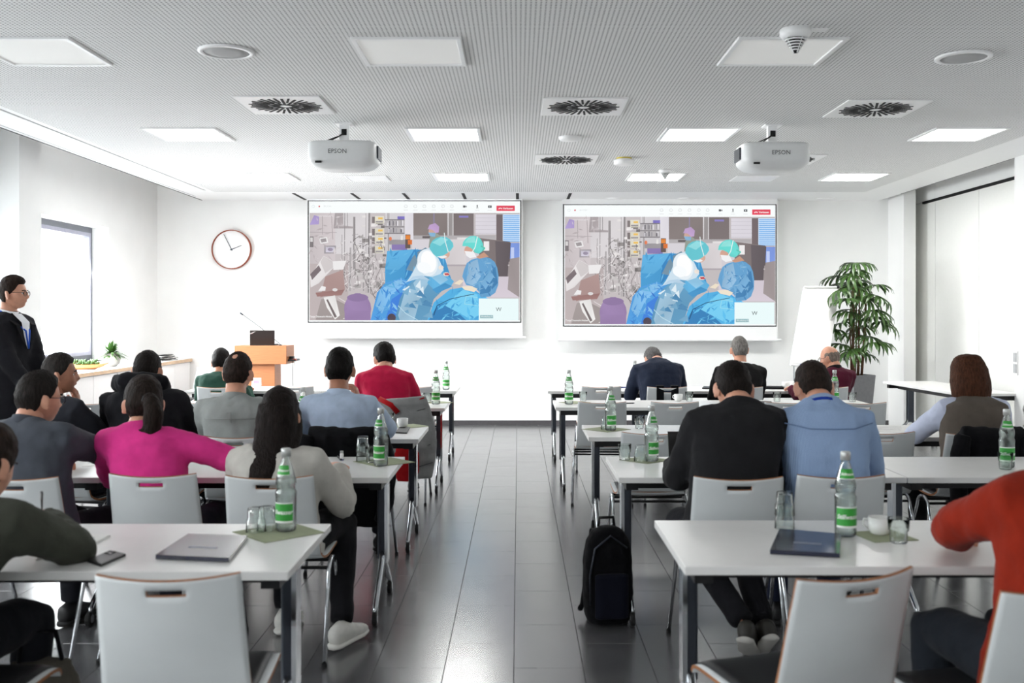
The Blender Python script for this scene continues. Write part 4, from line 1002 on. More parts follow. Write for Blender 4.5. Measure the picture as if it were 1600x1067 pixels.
MB().rbox(-.17, .17, -.12, -.01, .22, .52, .04).build('body', black_cloth, t, bevel=.02)

# ------------------------------------------------------------------ backpack in the aisle
t = thing('backpack', 'black backpack standing on the floor at the aisle', 'backpack', (.445, 4.97, 0), .12)
b = MB(); v = []; n = 20; prof = [(0.0, .80, .9), (.04, .92, 1), (.15, 1.0, 1.05), (.30, .97, 1.0), (.40, .86, .85), (.455, .62, .62), (.475, .3, .3)]
for z, sx, sy in prof:
    for k in range(n): a = 2*PI*k/n; cx, sy_ = math.cos(a), math.sin(a); v.append((.125*sx*math.copysign(abs(cx)**.6, cx), .095*sy*math.copysign(abs(sy_)**.7, sy_), z))
f = [(i*n+k, i*n+(k+1) % n, (i+1)*n+(k+1) % n, (i+1)*n+k) for i in range(len(prof)-1) for k in range(n)]+[tuple(range(n-1, -1, -1)), tuple((len(prof)-1)*n+k for k in range(n))]
b.add(v, f); remesh_ob('body', b, black_cloth, t, .01, 4, .012, .06)
b = MB().rbox(-.085, .085, -.125, -.08, .04, .26, .03); remesh_ob('front_pocket', b, fabric('navy_nylon', (22, 24, 36)), t, .009, 4)
MB().tube([(-.10, -.07, .10), (-.105, -.085, .25), (-.08, -.085, .38), (0, -.075, .44), (.08, -.085, .38)], .005, 6).build('zip', grey_metal, t, smooth=True)
MB().tube([(-.04, .03, .465), (-.035, .03, .51), (.035, .03, .51), (.04, .03, .465)], .009, 8).build('grab_handle', black_plastic, t, smooth=True)
for s in (-1, 1): MB().tube([(s*.06, .09, .44), (s*.07, .125, .32), (s*.085, .12, .18), (s*.11, .09, .06), (s*.13, .05, .05)], .014, 8).build('shoulder_strap', black_cloth, t, smooth=True)
# coat and bag on the floor below the nearest left table
t = thing('tote_bag', 'slumped taupe cloth bag under the nearest left table', 'bag', (-1.56, 3.25, 0), .2)
b = MB(); v = []; prof = [(0.0, 1, 1), (.08, 1.05, 1.1), (.22, .95, .9), (.34, .75, .5), (.40, .6, .25)]; n = 18
for z, sx, sy in prof:
    for k in range(n): a = 2*PI*k/n; v.append((.15*sx*math.cos(a), .10*sy*math.sin(a), z))
f = [(i*n+k, i*n+(k+1) % n, (i+1)*n+(k+1) % n, (i+1)*n+k) for i in range(len(prof)-1) for k in range(n)]+[tuple(range(n-1, -1, -1)), tuple((len(prof)-1)*n+k for k in range(n))]
b.add(v, f); remesh_ob('body', b, fabric('taupe', (92, 88, 80), bump=.5), t, .011, 3, .03, .07)
MB().tube([(-.07, 0, .37), (-.05, -.02, .50), (.05, -.02, .50), (.07, 0, .37)], .008, 6).build('strap', black_cloth, t, smooth=True)

# ------------------------------------------------------------------ bottles, glasses, cups and papers on the tables
H_ = .30
def bend_text(me, r, zc):
    for v in me.vertices:
        a = v.co.x/r; x = v.co.x; y = v.co.y; v.co = (r*math.sin(a), -r*math.cos(a), zc+y)
def make_bottle():
    t = thing('water_bottle', '', 'bottle')
    outer = [(.0005, 0), (.030, 0), (.036, .004), (.0375, .012), (.0375, .125), (.0385, .13), (.0385, .142), (.034, .150), (.0335, .158), (.0375, .172), (.037, .185), (.031, .205), (.022, .240), (.0145, .262), (.0145, .272), (.0165, .274), (.0165, .284), (.0135, .288)]
    inner = [(max(.006, r-.0028), z) for r, z in outer[::-1]]; inner[-1] = (.0005, .006); inner[-2] = (.028, .006); inner[-3] = (.033, .009)
    MB().lathe(outer+inner, 28).build('glass_body', glass_m, t, smooth=True)
    MB().lathe([(.0275, .0055), (.0350, .014), (.0350, .124), (.0360, .131), (.0360, .141), (.0315, .150), (.0310, .158), (.0350, .172), (.0345, .185), (.0305, .198)], 24).build('water', water_m, t, smooth=True)
    MB().lathe([(.0178, .270), (.0178, .296), (.016, .299), (.004, .2995)], 24).build('cap', cap_m, t, smooth=True)
    def arc(r0, r1, z0, z1, m, a, nm, par):
        b = MB(); v = []; n = 18
        for k in range(n+1):
            an = -PI/2-a+2*a*k/n; v += [(r0*math.cos(an), r0*math.sin(an), z0), (r1*math.cos(an), r1*math.sin(an), z1)]
        b.add(v, [(2*k, 2*k+2, 2*k+3, 2*k+1) for k in range(n)]); return b.build(nm, m, par, smooth=True)
    l = arc(.0380, .0380, .040, .104, label_green, 1.25, 'label', t); arc(.03825, .03825, .0335, .041, label_white, 1.25, 'label_border', l); arc(.03825, .03825, .103, .107, label_white, 1.25, 'label_border', l)
    me = text_mesh('Stillwasser', .0215, shear=.25, bold=.0006).copy(); bend_text(me, .0384, .072); me.materials.clear(); me.materials.append(label_white); ob('lettering', me, l)
    l2 = arc(.0322, .0232, .206, .240, label_green, 1.0, 'neck_label', t); arc(.0326, .0322, .2045, .2068, label_white, 1.0, 'label_border', l2)
    me = text_mesh('Stillwasser', .0125, shear=.25, bold=.0003).copy()
    for v in me.vertices:
        zz = .222+v.co.y; r = .0322-(zz-.206)*.265+.0005; a = v.co.x/r; v.co = (r*math.sin(a), -r*math.cos(a), zz)
    me.materials.clear(); me.materials.append(label_white); ob('lettering', me, l2)
    return t
bottle0 = make_bottle(); bu = [False]
def on_table(px, py):                       # photo pixel of a point on the table plane -> x, y
    z = (CAMH-TOP)*F/(py-VY); return (px-VX)*z/F, z
def bottle(px, py, rz, label):
    x, y = on_table(px, py+4); place(bottle0, bu, (x, y, TOP+.003), rz, label, 'glass water bottles with green labels')
BOT = [(447, 826, -.35, 'green labelled water bottle on napkin, nearest left table'), (1321, 834, .05, 'green labelled water bottle on the nearest right table behind the navy folder'),
 (595, 724, -.6, 'green labelled water bottle, second left table, at the aisle'), (1018, 717, .7, 'green labelled water bottle on napkin, second right table, at the aisle'),
 (1573, 727, -.2, 'green labelled water bottle at the right edge beside the brown vest woman'), (954, 669, .5, 'green labelled water bottle, third right table, at the aisle'),
 (474, 671, 0, 'green labelled water bottle half hidden behind long dark hair'), (681, 628, .1, 'green labelled water bottle, fourth left table, right of the crimson shirt'),
 (697, 605, 0, 'green labelled water bottle, front left table, farthest at the left of the aisle'), (889, 628, 0, 'green labelled water bottle, fourth right table, at the aisle'),
 (992, 604, .2, 'green labelled water bottle half hidden by the hunched navy pullover man'), (1304, 628, 0, 'green labelled water bottle, fourth right table, before the bald man')]
for b_ in BOT: bottle(*b_)
def make_glass(h=.085, r0=.029, r1=.037):
    t = thing('tumbler', '', 'glass')
    o_ = [(.0005, 0), (r0-.003, 0), (r0, .003), (r0+.001, h*.48), (r1-.003, h*.52), (r1, h)]; i_ = [(r1-.002, h), (r1-.005, h*.53), (r0-.002, h*.47), (r0-.003, .010), (.0005, .009)]
    MB().lathe(o_+i_, 28).build('glass_wall', tumbler_m, t, smooth=True)
    MB().lathe([(r1-.0005, h*.985), (r1+.0006, h*.993), (r1-.0005, h*1.002)], 28, caps=False).build('rim', tumbler_m, t, smooth=True)
    return t
glass0 = make_glass(); gu = [False]
def glass(px, py, label, up=True, dz=0):
    x, y = on_table(px, py); o = place(glass0, gu, (x, y, TOP+.003+dz), random.uniform(0, 6), label, 'stacking glass tumblers on the tables')
    if not up: o.rotation_euler = (PI, 0, 0); o.location.z += .085
G = [(400, 831, 'upturned tumbler on napkin at left, nearest left table', False, 0), (417, 829, 'upturned tumbler beside the bottle, nearest left table', False, 0),
 (1226, 826, 'lower tumbler of the stacked pair, nearest right table', False, 0), (1226, 826, 'upper tumbler of the stacked pair, nearest right table', False, .048), (1404, 849, 'upright tumbler beside the white cup, nearest right table', True, 0),
 (567, 721, 'lower tumbler of the stacked pair, second left table', False, 0), (567, 721, 'upper tumbler of the stacked pair, second left table', False, .048), (581, 723, 'upright tumbler next to bottle, second left table', True, 0),
 (976, 719, 'upright tumbler nearest the aisle, second right table', True, 0), (1001, 721, 'upturned tumbler beside the bottle, second right table', False, 0), (1571, 734, 'upright tumbler before the bottle at the right edge', True, 0),
 (947, 671, 'upturned tumbler beside the bottle, third right table', False, 0), (999, 670, 'upright tumbler alone, third right table', True, 0), (608, 664, 'upright tumbler near the cup, third left table', True, 0),
 (658, 630, 'upturned tumbler beside the vest, fourth left table', False, 0), (668, 629, 'upright tumbler beside the bottle, fourth left table', True, 0), (911, 627, 'upright tumbler beside the bottle, fourth right table', True, 0),
 (1077, 627, 'upright tumbler right of the white cup, fourth right table', True, 0), (1214, 628, 'upright tumbler between two heads, fourth right table', True, 0), (1332, 628, 'upright tumbler right of the bottle, fourth right table', True, 0)]
for g in G: glass(*g)
def cup(px, py, label, r=.038, h=.062):
    x, y = on_table(px, py); t = thing('coffee_cup', label, 'cup', (x, y, TOP+.003), 2.4, 'white coffee cups')
    MB().lathe([(r*.55, 0), (r*.85, .006), (r, h*.35), (r*1.03, h), (r*.96, h), (r*.9, h*.35), (r*.6, .010)], 28).build('bowl', porcelain, t, smooth=True)
    MB().tube([(r*.95, 0, h*.8), (r*1.5, 0, h*.78), (r*1.6, 0, h*.45), (r*.98, 0, h*.25)], .004, 6).build('handle', porcelain, t, smooth=True)
cup(1374, 836, 'white cup on napkin, nearest right table'); cup(629, 668, 'white cup on the third left table beside a phone'); cup(1060, 627, 'white cup on the fourth right table')
cup(1228, 606, 'white cup on the front right table'); cup(1240, 605, 'second white cup on the front right table')
def napkin(px, py, s, rz, label):
    x, y = on_table(px, py); t = thing('napkin', label, 'napkin', (x, y, TOP), rz, 'sage green paper napkins')
    MB().box(-s, s, -s, s, .0003, .0016).build('lower_fold', napkin_m, t); MB().box(-s*.99, s, -s, s*.98, .0016, .0028).build('upper_fold', napkin_m, t)
napkin(435, 832, .12, .75, 'sage napkin under bottle, nearest left table'); napkin(1380, 838, .085, .2, 'sage napkin under the cup, nearest right table'); napkin(1008, 719, .10, .75, 'sage napkin under bottle, second right table')
napkin(947, 671, .12, .75, 'sage napkin under bottle, third right table'); napkin(600, 722, .12, .7, 'sage napkin under bottle, second left table'); napkin(640, 666, .10, .7, 'sage napkin by the cup, third left table'); napkin(684, 629, .1, .75, 'sage napkin under bottle, fourth left table'); napkin(898, 629, .1, .7, 'sage napkin under bottle, fourth right table')
def folder(pts, label, th=.014):
    q = [Vector((*on_table(*p), TOP+.001)) for p in pts]; c_ = sum(q, Vector())/4; t = thing('folder', label, 'folder', c_); q = [p-c_ for p in q]
    v = [*q, *[p+Vector((0, 0, th)) for p in q]]; F6 = [(3, 2, 1, 0), (4, 5, 6, 7), (0, 1, 5, 4), (1, 2, 6, 5), (2, 3, 7, 6), (3, 0, 4, 7)]
    MB().add([p*.985+Vector((0, 0, .0015)) for p in q]+[p*.985+Vector((0, 0, th-.0015)) for p in q], F6).build('sheets', paper, t)
    MB().add([*q, *[p+Vector((0, 0, .0015)) for p in q]], F6).build('back_cover', navy_board, t)
    MB().add([*[p+Vector((0, 0, th-.0015)) for p in q], *[p+Vector((0, 0, th)) for p in q]], F6).build('front_cover', navy_board, t)
    MB().add([q[0], q[1], q[1]*.99, q[0]*.99, *[p+Vector((0, 0, th)) for p in (q[0], q[1], q[1]*.99, q[0]*.99)]], F6).build('spine', navy_board, t)
    a, b_ = q[0].lerp(q[3], .35), q[1].lerp(q[2], .35); ang = math.atan2(q[1].y-q[0].y, q[1].x-q[0].x)
    MB().add([a.lerp(b_, .30)+Vector((0, 0, th+.0004)), a.lerp(b_, .72)+Vector((0, 0, th+.0004)), q[0].lerp(q[3], .42).lerp(q[1].lerp(q[2], .42), .72)+Vector((0, 0, th+.0004)), q[0].lerp(q[3], .42).lerp(q[1].lerp(q[2], .42), .30)+Vector((0, 0, th+.0004))], [(0, 1, 2, 3)]).build('print', mat('folder_print', (120, 126, 140), rough=.4, var=.4, vscale=90), t)
folder([(243, 874), (358, 879), (387, 843), (294, 840)], 'glossy navy folder on the nearest left table')
folder([(1203, 866), (1312, 872), (1314, 840), (1218, 832)], 'glossy navy folder on the nearest right table')
def phone(pts, label):
    q = [Vector((*on_table(*p), TOP+.0005)) for p in pts]; c_ = sum(q, Vector())/4; t = thing('phone', label, 'phone', c_); q = [p-c_ for p in q]; F6 = [(3, 2, 1, 0), (4, 5, 6, 7), (0, 1, 5, 4), (1, 2, 6, 5), (2, 3, 7, 6), (3, 0, 4, 7)]
    MB().add([*q, *[p+Vector((0, 0, .009)) for p in q]], F6).build('case', black_plastic, t, bevel=.003)
    a = q[3].lerp(q[2], .1).lerp(q[0].lerp(q[1], .1), .08); u = (q[2]-q[3]).normalized(); w = (q[0]-q[3]).normalized()
    b = MB(); z = Vector((0, 0, .009)); b.add([a+z, a+u*.035+z, a+u*.035+w*.035+z, a+w*.035+z, a+z*1.25, a+u*.035+z*1.25, a+u*.035+w*.035+z*1.25, a+w*.035+z*1.25], F6).build('camera_bump', mat('camera_grey', (60, 62, 66), rough=.25), t)
    for k, (i, j) in enumerate(((.009, .009), (.026, .009), (.009, .026))): MB().lathe([(.006, .0112), (.006, .0128)], 12, a+u*i+w*j).build('lens', mat('lens_black', (8, 8, 10), rough=.05), t)
phone([(136, 879), (158, 886), (197, 869), (172, 863)], 'black phone lying face down on the nearest left table')
phone([(617, 677), (636, 678), (641, 669), (624, 669)], 'dark phone beside the cup, third left table')
def sheet_on(pts, label, n=1, name='paper_sheet', cat='paper', m=paper, th=.0015, dz=.0005):
    q = [Vector((*on_table(*p), TOP+dz)) for p in pts]; c_ = sum(q, Vector())/4; t = thing(name, label, cat, c_); q = [p-c_ for p in q]; F6 = [(3, 2, 1, 0), (4, 5, 6, 7), (0, 1, 5, 4), (1, 2, 6, 5), (2, 3, 7, 6), (3, 0, 4, 7)]
    MB().add([*q, *[p+Vector((0, 0, th)) for p in q]], F6).build('page', m, t)
    b = MB(); z = Vector((0, 0, th+.0003))
    for k in range(5):
        u = .18+.14*k; a, e = q[3].lerp(q[0], u).lerp(q[2].lerp(q[1], u), .12), q[3].lerp(q[0], u).lerp(q[2].lerp(q[1], u), .8); d = (q[0]-q[3])*.02; b.add([a+z, a+d+z, e+d+z, e+z], [(0, 1, 2, 3)])
    if m is not paper: b = MB(); a = q[0].lerp(q[2], .5)+z; b.lathe([(.008, 0), (.008, .001)], 12, a); b.build('emblem', grey_metal, t); return t
    b.build('printed_lines', mat('print_grey', (120, 122, 130), rough=.8), t); return t
sheet_on([(55, 876), (118, 866), (172, 838), (100, 835)], 'white writing pad before the person in olive, nearest left table', th=.006, name='writing_pad', cat='pad')
sheet_on([(128, 729), (168, 727), (170, 716), (138, 716)], 'white sheet left of the pink sweater, second left table')
sheet_on([(110, 676), (155, 674), (160, 664), (122, 664)], 'white sheet on the third left table')
sheet_on([(1350, 674), (1425, 676), (1420, 665), (1362, 665)], 'handout left of the brown vest woman, third right table')
sheet_on([(1390, 733), (1455, 735), (1450, 722), (1400, 722)], 'white sheet on the second right table by the pillar side') if False else None
sheet_on([(1196, 738), (1228, 738), (1226, 722), (1200, 722)], 'white sheet between the black suit and the blue shirt')
sheet_on([(1160, 632), (1208, 633), (1205, 628), (1168, 628)], 'dark tablet on the fourth right table', m=black_plastic, name='tablet', cat='tablet', th=.008)
sheet_on([(1097, 608), (1120, 608.5), (1122, 606), (1100, 605.5)], 'black notebook by the grey haired man', m=black_plastic, name='notebook', cat='notebook', th=.016)
sheet_on([(1187, 608), (1225, 608.5), (1222, 606), (1190, 605.5)], 'black pouch on the front right table', m=black_cloth, name='pouch', cat='pouch', th=.02)
def pen(px, py, rz, label, m=black_plastic, L=.14):
    x, y = on_table(px, py); t = thing('pen', label, 'pen', (x, y, TOP+.006), rz); MB().tube([(-L/2, 0, 0), (L*.4, 0, 0), (L/2, 0, 0)], [.0055, .0055, .001], 8).build('barrel', m, t); MB().tube([(-L*.45, 0, .006), (-L*.1, 0, .007)], .0016, 5).build('clip', chrome, t)
pen(530, 717, 1.9, 'thick black marker beside the beige blazer'); pen(150, 674, .6, 'black pen on the third left table'); pen(980, 631, .2, 'black pen on the fourth right table'); pen(975, 606, .3, 'blue pen on the front right table', mat('pen_blue', (40, 60, 140)))
x, y = on_table(534, 719); t = thing('vial', 'tiny white vial with blue foot on the second left table', 'vial', (x, y, TOP+.0005))
MB().lathe([(.0105, 0), (.0105, .006)], 14).build('foot', mat('vial_blue', (50, 50, 140)), t); MB().lathe([(.0103, .006), (.0103, .034), (.007, .038)], 14).build('body', lacquer, t); MB().lathe([(.009, .038), (.009, .050)], 14).build('cap', cap_m, t)
# tablet standing in its cover before the black suit
t = thing('tablet_case', 'black tablet propped in its cover before the black suit', 'tablet', (.0, 0, 0))
x, y = on_table(1064, 741); t.location = (x+.1, y+.0, TOP+.001)
MB().box(-.14, .13, -.02, .17, 0, .008).build('base', black_plastic, t)
v = [(-.14, .10, .008), (.13, .10, .008), (.13, .17, .19), (-.14, .17, .19)]; v += [(a, b_+.01, c_) for a, b_, c_ in v]
MB().add(v, [(0, 1, 2, 3), (7, 6, 5, 4), (0, 4, 5, 1), (1, 5, 6, 2), (2, 6, 7, 3), (3, 7, 4, 0)]).build('screen', mat('black_glass', (8, 8, 9), rough=.35), t)
# place card on the lectern side table
x, y = on_table(401, 603); t = thing('place_card', 'small white place card before the lectern', 'card', (x, y, TOP)); v = [(-.05, -.03, 0), (.05, -.03, 0), (.05, 0, .09), (-.05, 0, .09), (.05, .03, 0), (-.05, .03, 0)]
MB().add(v, [(0, 1, 2, 3), (3, 2, 4, 5)]).build('card', paper, t); MB().add([(-.03, -.0225, .03), (.03, -.0225, .03), (.03, -.0135, .06), (-.03, -.0135, .06)], [(0, 1, 2, 3)]).build('print', mat('card_print', (170, 150, 190)), t)
# light switch on the right wall
zs = 4.97*F/(1588-VX); t = thing('light_switch', 'white double light switch on the right wall edge', 'light switch', (4.97, zs, CAMH-(567-VY)*zs/F))
MB().box(-.012, 0, -.04, .04, -.12, .12).build('plate', lacquer, t, bevel=.003)
for z in (-.055, .055): MB().box(-.018, -.012, -.03, .03, z-.045, z+.045).build('rocker', mat('switch_grey', (180, 182, 184)), t)
# ------------------------------------------------------------------ people
def sstep(a, b, x): t = np.clip((x-a)/(b-a), 0, 1); return t*t*(3-2*t)
def head_surface(D):
    """unit directions (N,3), face towards +y -> points of the head"""
    x, y, z = D[:, 0], D[:, 1], D[:, 2]
    P = np.stack([x*.077, y*np.where(y > 0, .094, .100), z*.119], 1)
    dn = np.clip(-z, 0, 1)
    P[:, 0] *= 1-.26*dn**1.4
    P[:, 1] = np.where(y > 0, P[:, 1]+.030*dn*np.clip(y, 0, 1), P[:, 1]*(1-.42*dn))
    fr = np.clip(y, 0, 1)
    g = lambda cx, cz, sx, sz: np.exp(-((x-cx)/sx)**2-((z-cz)/sz)**2)*(y > 0)
    P[:, 1] += .020*g(0, -.20, .10, .13)+.012*g(0, .02, .07, .16)+.005*g(0, .2, .4, .08)-.009*(g(.32, .02, .14, .10)+g(-.32, .02, .14, .10))
    P[:, 1] += .007*g(0, -.47, .18, .05)-.005*g(0, -.58, .2, .05)+.010*g(0, -.80, .25, .12)-.004*g(0, -.40, .1, .04)
    P[:, 0] += np.sign(x)*.004*(np.exp(-((z+.22)/.15)**2)*(fr > .3)*(np.abs(x) > .3))
    return P
NU, NV = 44, 30
def grid_dirs():
    d = []
    for j in range(NV+1):
        p = -PI/2+PI*(j+.001)/(NV+.002)
        for i in range(NU): a = 2*PI*i/NU; d.append((math.cos(p)*math.sin(a), math.cos(p)*math.cos(a), math.sin(p)))
    return np.array(d)
GD = grid_dirs(); GF = [(j*NU+i, j*NU+(i+1) % NU, (j+1)*NU+(i+1) % NU, (j+1)*NU+i) for j in range(NV) for i in range(NU)]
GF = [f[::-1] for f in GF]+[tuple(range(NU)), tuple(NV*NU+k for k in range(NU-1, -1, -1))]
HEADP = head_surface(GD)
AZ = np.abs(np.arctan2(GD[:, 0], GD[:, 1]))          # 0 front .. pi back
def hair_mask(style):
    z = HEADP[:, 2]
    knots = {'short': [(0, .072), (.8, .070), (1.15, .030), (1.45, -.005), (1.75, -.010), (2.1, -.068), (PI, -.092)],
             'receding': [(0, .100), (.6, .085), (1.15, .040), (1.45, .0), (1.75, -.010), (2.1, -.066), (PI, -.09)],
             'bald': [(0, .2), (1.1, .2), (1.35, .02), (1.5, -.005), (1.75, -.01), (2.1, -.06), (PI, -.085)],
             'full': [(0, .070), (.8, .055), (1.15, .0), (1.45, -.05), (1.75, -.06), (2.1, -.08), (PI, -.09)]}[style]
    a, b = zip(*knots); th = np.interp(AZ, a, b); m = sstep(-.004, .012, z-th)
    if style == 'bald': m *= 1-sstep(.035, .065, z)
    if style == 'receding': m *= 1-.9*np.exp(-((HEADP[:, 0])**2+(HEADP[:, 1]+.05)**2)/.0008)*(z > .05)
    return m
def hair_cap(style, thick, top, xf, seed=0, rough=.0035):
    R = np.random.RandomState(seed); m = hair_mask(style)
    off = (thick+top*sstep(.02, .10, HEADP[:, 2]))*m-.007*(1-m)+R.uniform(-rough, rough, len(m))*m
    P = HEADP+GD*off[:, None]
    return MB().add([xf @ Vector(p) for p in P], GF)
def head_mesh(xf, mb):
    mb.add([xf @ Vector(p) for p in HEADP], GF, 0)
    for s in (-1, 1):
        R = Matrix.Translation((s*.083, -.008, -.012)) @ Euler((.15, s*.2, s*-.75)).to_matrix().to_4x4()
        e = MB().sphere((0, 0, 0), (.009, .019, .032), 12, 8).sphere((s*.006, -.004, .0), (.006, .021, .034), 12, 8).sphere((s*.004, .004, -.026), (.007, .010, .010), 10, 6)
        mb.add([xf @ (R @ Vector(v)) for v in e.v], e.f, 0)
def tube_to(mb, pts, rad, n=14, mi=0): mb.tube(pts, rad, n, mi)
def hand_mesh(mb, o, d, n, ts, curl=(.5, .6, .4), thumb=.6, s=1.):
    d = d.normalized(); n = (n-d*n.dot(d)).normalized(); a = d.cross(n).normalized()*ts
    v = []; K = 14; rings = [(-.02, .024, .017), (.0, .026, .017), (.03, .036, .018), (.06, .041, .016), (.085, .040, .013), (.094, .034, .009)]
    for u, w, t_ in rings:
        for k in range(K): an = 2*PI*k/K; v.append(o+d*u*s+a*(w*s*math.cos(an))+n*(t_*s*math.sin(an)))
    f = [(i*K+k, i*K+(k+1) % K, (i+1)*K+(k+1) % K, (i+1)*K+k) for i in range(len(rings)-1) for k in range(K)]+[tuple(range(K-1, -1, -1)), tuple((len(rings)-1)*K+k for k in range(K))]
    mb.add(v, f, 0)
    for q, (off, L) in enumerate(((.030, .074), (.010, .084), (-.010, .078), (-.029, .060))):
        p = o+d*.078*s+a*off*s; ang = 0; pts = [p]; seg = [L*.48, L*.30, L*.24]; spread = off*1.2
        for g, cb in zip(seg, curl):
            ang += cb*(1+.1*q); dr = (d+a*spread)*math.cos(ang)+n*math.sin(ang); p = p+dr.normalized()*g*s; pts.append(p)
        mb.tube(pts, [.0092*s, .0086*s, .0078*s, .0058*s], 8)
    p = o+d*.022*s+a*.022*s; t1 = p+(d*.5+a*.75+n*.35).normalized()*.042*s; t2 = t1+(d*.9+a*(.5-thumb)+n*.5).normalized()*.032*s; t3 = t2+(d*.9-a*thumb*.8+n*.4).normalized()*.024*s
    mb.tube([p, t1, t2, t3], [.014*s, .0115*s, .0095*s, .0065*s], 8)
def ik(S, T, l1, l2, pole):
    v = T-S; D = min(max(v.length, .08), (l1+l2)*.995); u = v.normalized(); T = S+u*D
    c = (l1*l1+D*D-l2*l2)/(2*l1*D); c = max(-1, min(1, c)); sn = math.sqrt(1-c*c); w = pole-u*pole.dot(u); w.normalize()
    return S+u*(l1*c)+w*(l1*sn), T
def ring_loft(mb, rings, K=18, e=.85):
    v = []
    for c, ax, ay, rx, ry in rings:
        for k in range(K):
            a = 2*PI*k/K; x, y = math.cos(a), math.sin(a); v.append(c+ax*(rx*math.copysign(abs(x)**e, x))+ay*(ry*math.copysign(abs(y)**e, y)))
    n = len(rings); f = [(i*K+k, i*K+(k+1) % K, (i+1)*K+(k+1) % K, (i+1)*K+k) for i in range(n-1) for k in range(K)]+[tuple(range(K-1, -1, -1)), tuple((n-1)*K+k for k in range(K))]
    mb.add(v, f)
def hair_mat(c):
    return mat('hair_%d_%d_%d' % c, c, rough=.6, var=.45, vscale=110, bump=.8, bscale=150, stretch=(1, 1, .2), spec=.1)
EYE = MB().sphere((0, 0, 0), (.0125, .010, .0075), 12, 8, 0).sphere((0, .0060, 0), .0053, 10, 6, 1)
def person(label, hip, head, top=('sweater', (60, 60, 60)), inflate=.012, yaw=0., hyaw=0., pitch=0., roll=0., hs=1., bw=1., hair=('short', .010, .010, (24, 20, 18)), skin=None, trousers=(30, 31, 36), arms=None, standing=False, hunch=1., shoes=(24, 24, 26), sole=(24, 24, 26), glasses=None, collar=None, lanyard=None, legs=None, extra=None, sh_drop=0., disp=.024, hand_n=None, feet=None, nb=0.):
    skin = skin or skin_m
    root = thing('person', label, 'person', (hip[0], hip[1], 0)); o = Vector((hip[0], hip[1], 0))
    fw = Vector((-math.sin(yaw), math.cos(yaw), 0)); rt = Vector((math.cos(yaw), math.sin(yaw), 0)); up = Vector((0, 0, 1))
    Lc = lambda x, y, z: rt*x+fw*y+up*z
    hc = W(*head)-o; hc.z -= .119*hs*math.cos(pitch*.6)
    Rh = Euler((-pitch, roll, hyaw), 'XYZ').to_matrix().to_4x4(); xf = Matrix.Translation(hc) @ Rh @ Matrix.Scale(hs, 4)
    pz = .96 if standing else .545
    p0 = Lc(0, 0, pz); neck_top = xf @ Vector((0, -.028, -.065))
    NB = hc+(Rh @ Vector((0, -.03, 0)))*.6+Vector((0, 0, -.150*hs+.15*max(0, pitch)+nb))-fw*(.020+.12*max(0, pitch))
    pc = p0.lerp(NB, .58)-fw*(.055*hunch)
    bz = lambda t: p0*(1-t)**2+pc*(2*t*(1-t))+NB*t*t
    tg = lambda t: ((pc-p0)*(1-t)+(NB-pc)*t).normalized()
    def torso(inf, hem):
        rings = []
        if not standing or hem: rings.append((p0-tg(0)*(.10+(.10 if standing and hem else 0)), rt, fw, (.165+inf)*bw, (.115+inf)))
        for t, w, d in ((0, .172, .12), (.25, .158, .112), (.5, .166, .115), (.72, .184, .112), (.86, .182, .096), (.95, .128, .078), (1.03, .066, .060)):
            T = tg(t); ay = T.cross(rt).normalized(); k = 1 if t < .95 else .35
            rings.append((bz(t)-T*sh_drop*(t > .8), rt, ay, (w*bw+inf*k), (d*(.5+.5*bw)+inf*k)))
        return rings
    S = {}; E = {}; Wr = {}; Hd = {}
    for s, nm in ((-1, 'L'), (1, 'R')):
        S[nm] = bz(.86)+rt*(s*.172*bw)-up*(.018+sh_drop)
        a = (arms or {}).get(nm)
        if a is None: a = (Lc(s*.17, .42, .775), Lc(s*.45, -.3, -1), Lc(-s*.35, 1, 0))
        tgt, pole, hd = a[:3]
        E[nm], Wr[nm] = ik(S[nm], tgt, .285*hs, .255*hs, pole); Hd[nm] = hd
    def arm(mb, nm, s, inf, cuff=1.):
        sh = bz(.84)+rt*(s*.10*bw)-up*sh_drop; e, w = E[nm], Wr[nm]; we = e.lerp(w, cuff)
        mb.tube([sh, S[nm], S[nm].lerp(e, .35), S[nm].lerp(e, .8), e, e.lerp(w, .2), e.lerp(w, .6), we], [.062+inf, .060+inf, .053+inf, .046+inf, .045+inf, .045+inf, .037+inf, .031+inf], 14)
    knee = {}; ank = {}
    for s, nm in ((-1, 'L'), (1, 'R')):
        if standing: knee[nm] = Lc(s*.10, .02, .50); ank[nm] = Lc(s*.10, -.02, .09)
        else:
            kk = (legs or {}).get(nm, (s*.13, .42, .535, s*.13, .40, .085)); knee[nm] = Lc(*kk[:3]); ank[nm] = Lc(*kk[3:])
    def leg(mb, nm, s, inf):
        h = Lc(s*.09, 0, pz-.02); k, a = knee[nm], ank[nm]
        mb.tube([h, h.lerp(k, .5), h.lerp(k, .9), k, k.lerp(a, .3), k.lerp(a, .95)], [.088+inf, .078+inf, .062+inf, .060+inf, .056+inf, .044+inf], 14)
    # body: one mesh, head and hands modelled finely
    b = MB(); ring_loft(b, torso(-.012, False)); keep = MB()
    for s, nm in ((-1, 'L'), (1, 'R')):
        arm(b, nm, s, -.008); leg(b, nm, s, -.012)
        hn = (hand_n or {}).get(nm, Vector((0, 0, -1))); hand_mesh(keep, Wr[nm], Hd[nm], hn, -1 if (s > 0) else 1, *((arms or {}).get(nm, (0, 0, 0, (.25, .35, .25)))[3:4]))
    b.tube([NB-up*.03, NB, neck_top], [.060, .056, .054], 16)
    head_mesh(xf, keep); keep.tube([NB-up*.04-fw*.0, NB+up*.02, neck_top], [.066*hs, .061*hs, .058*hs], 18)
    remesh_ob('body', b, skin, root, .018, 3, keep=keep)
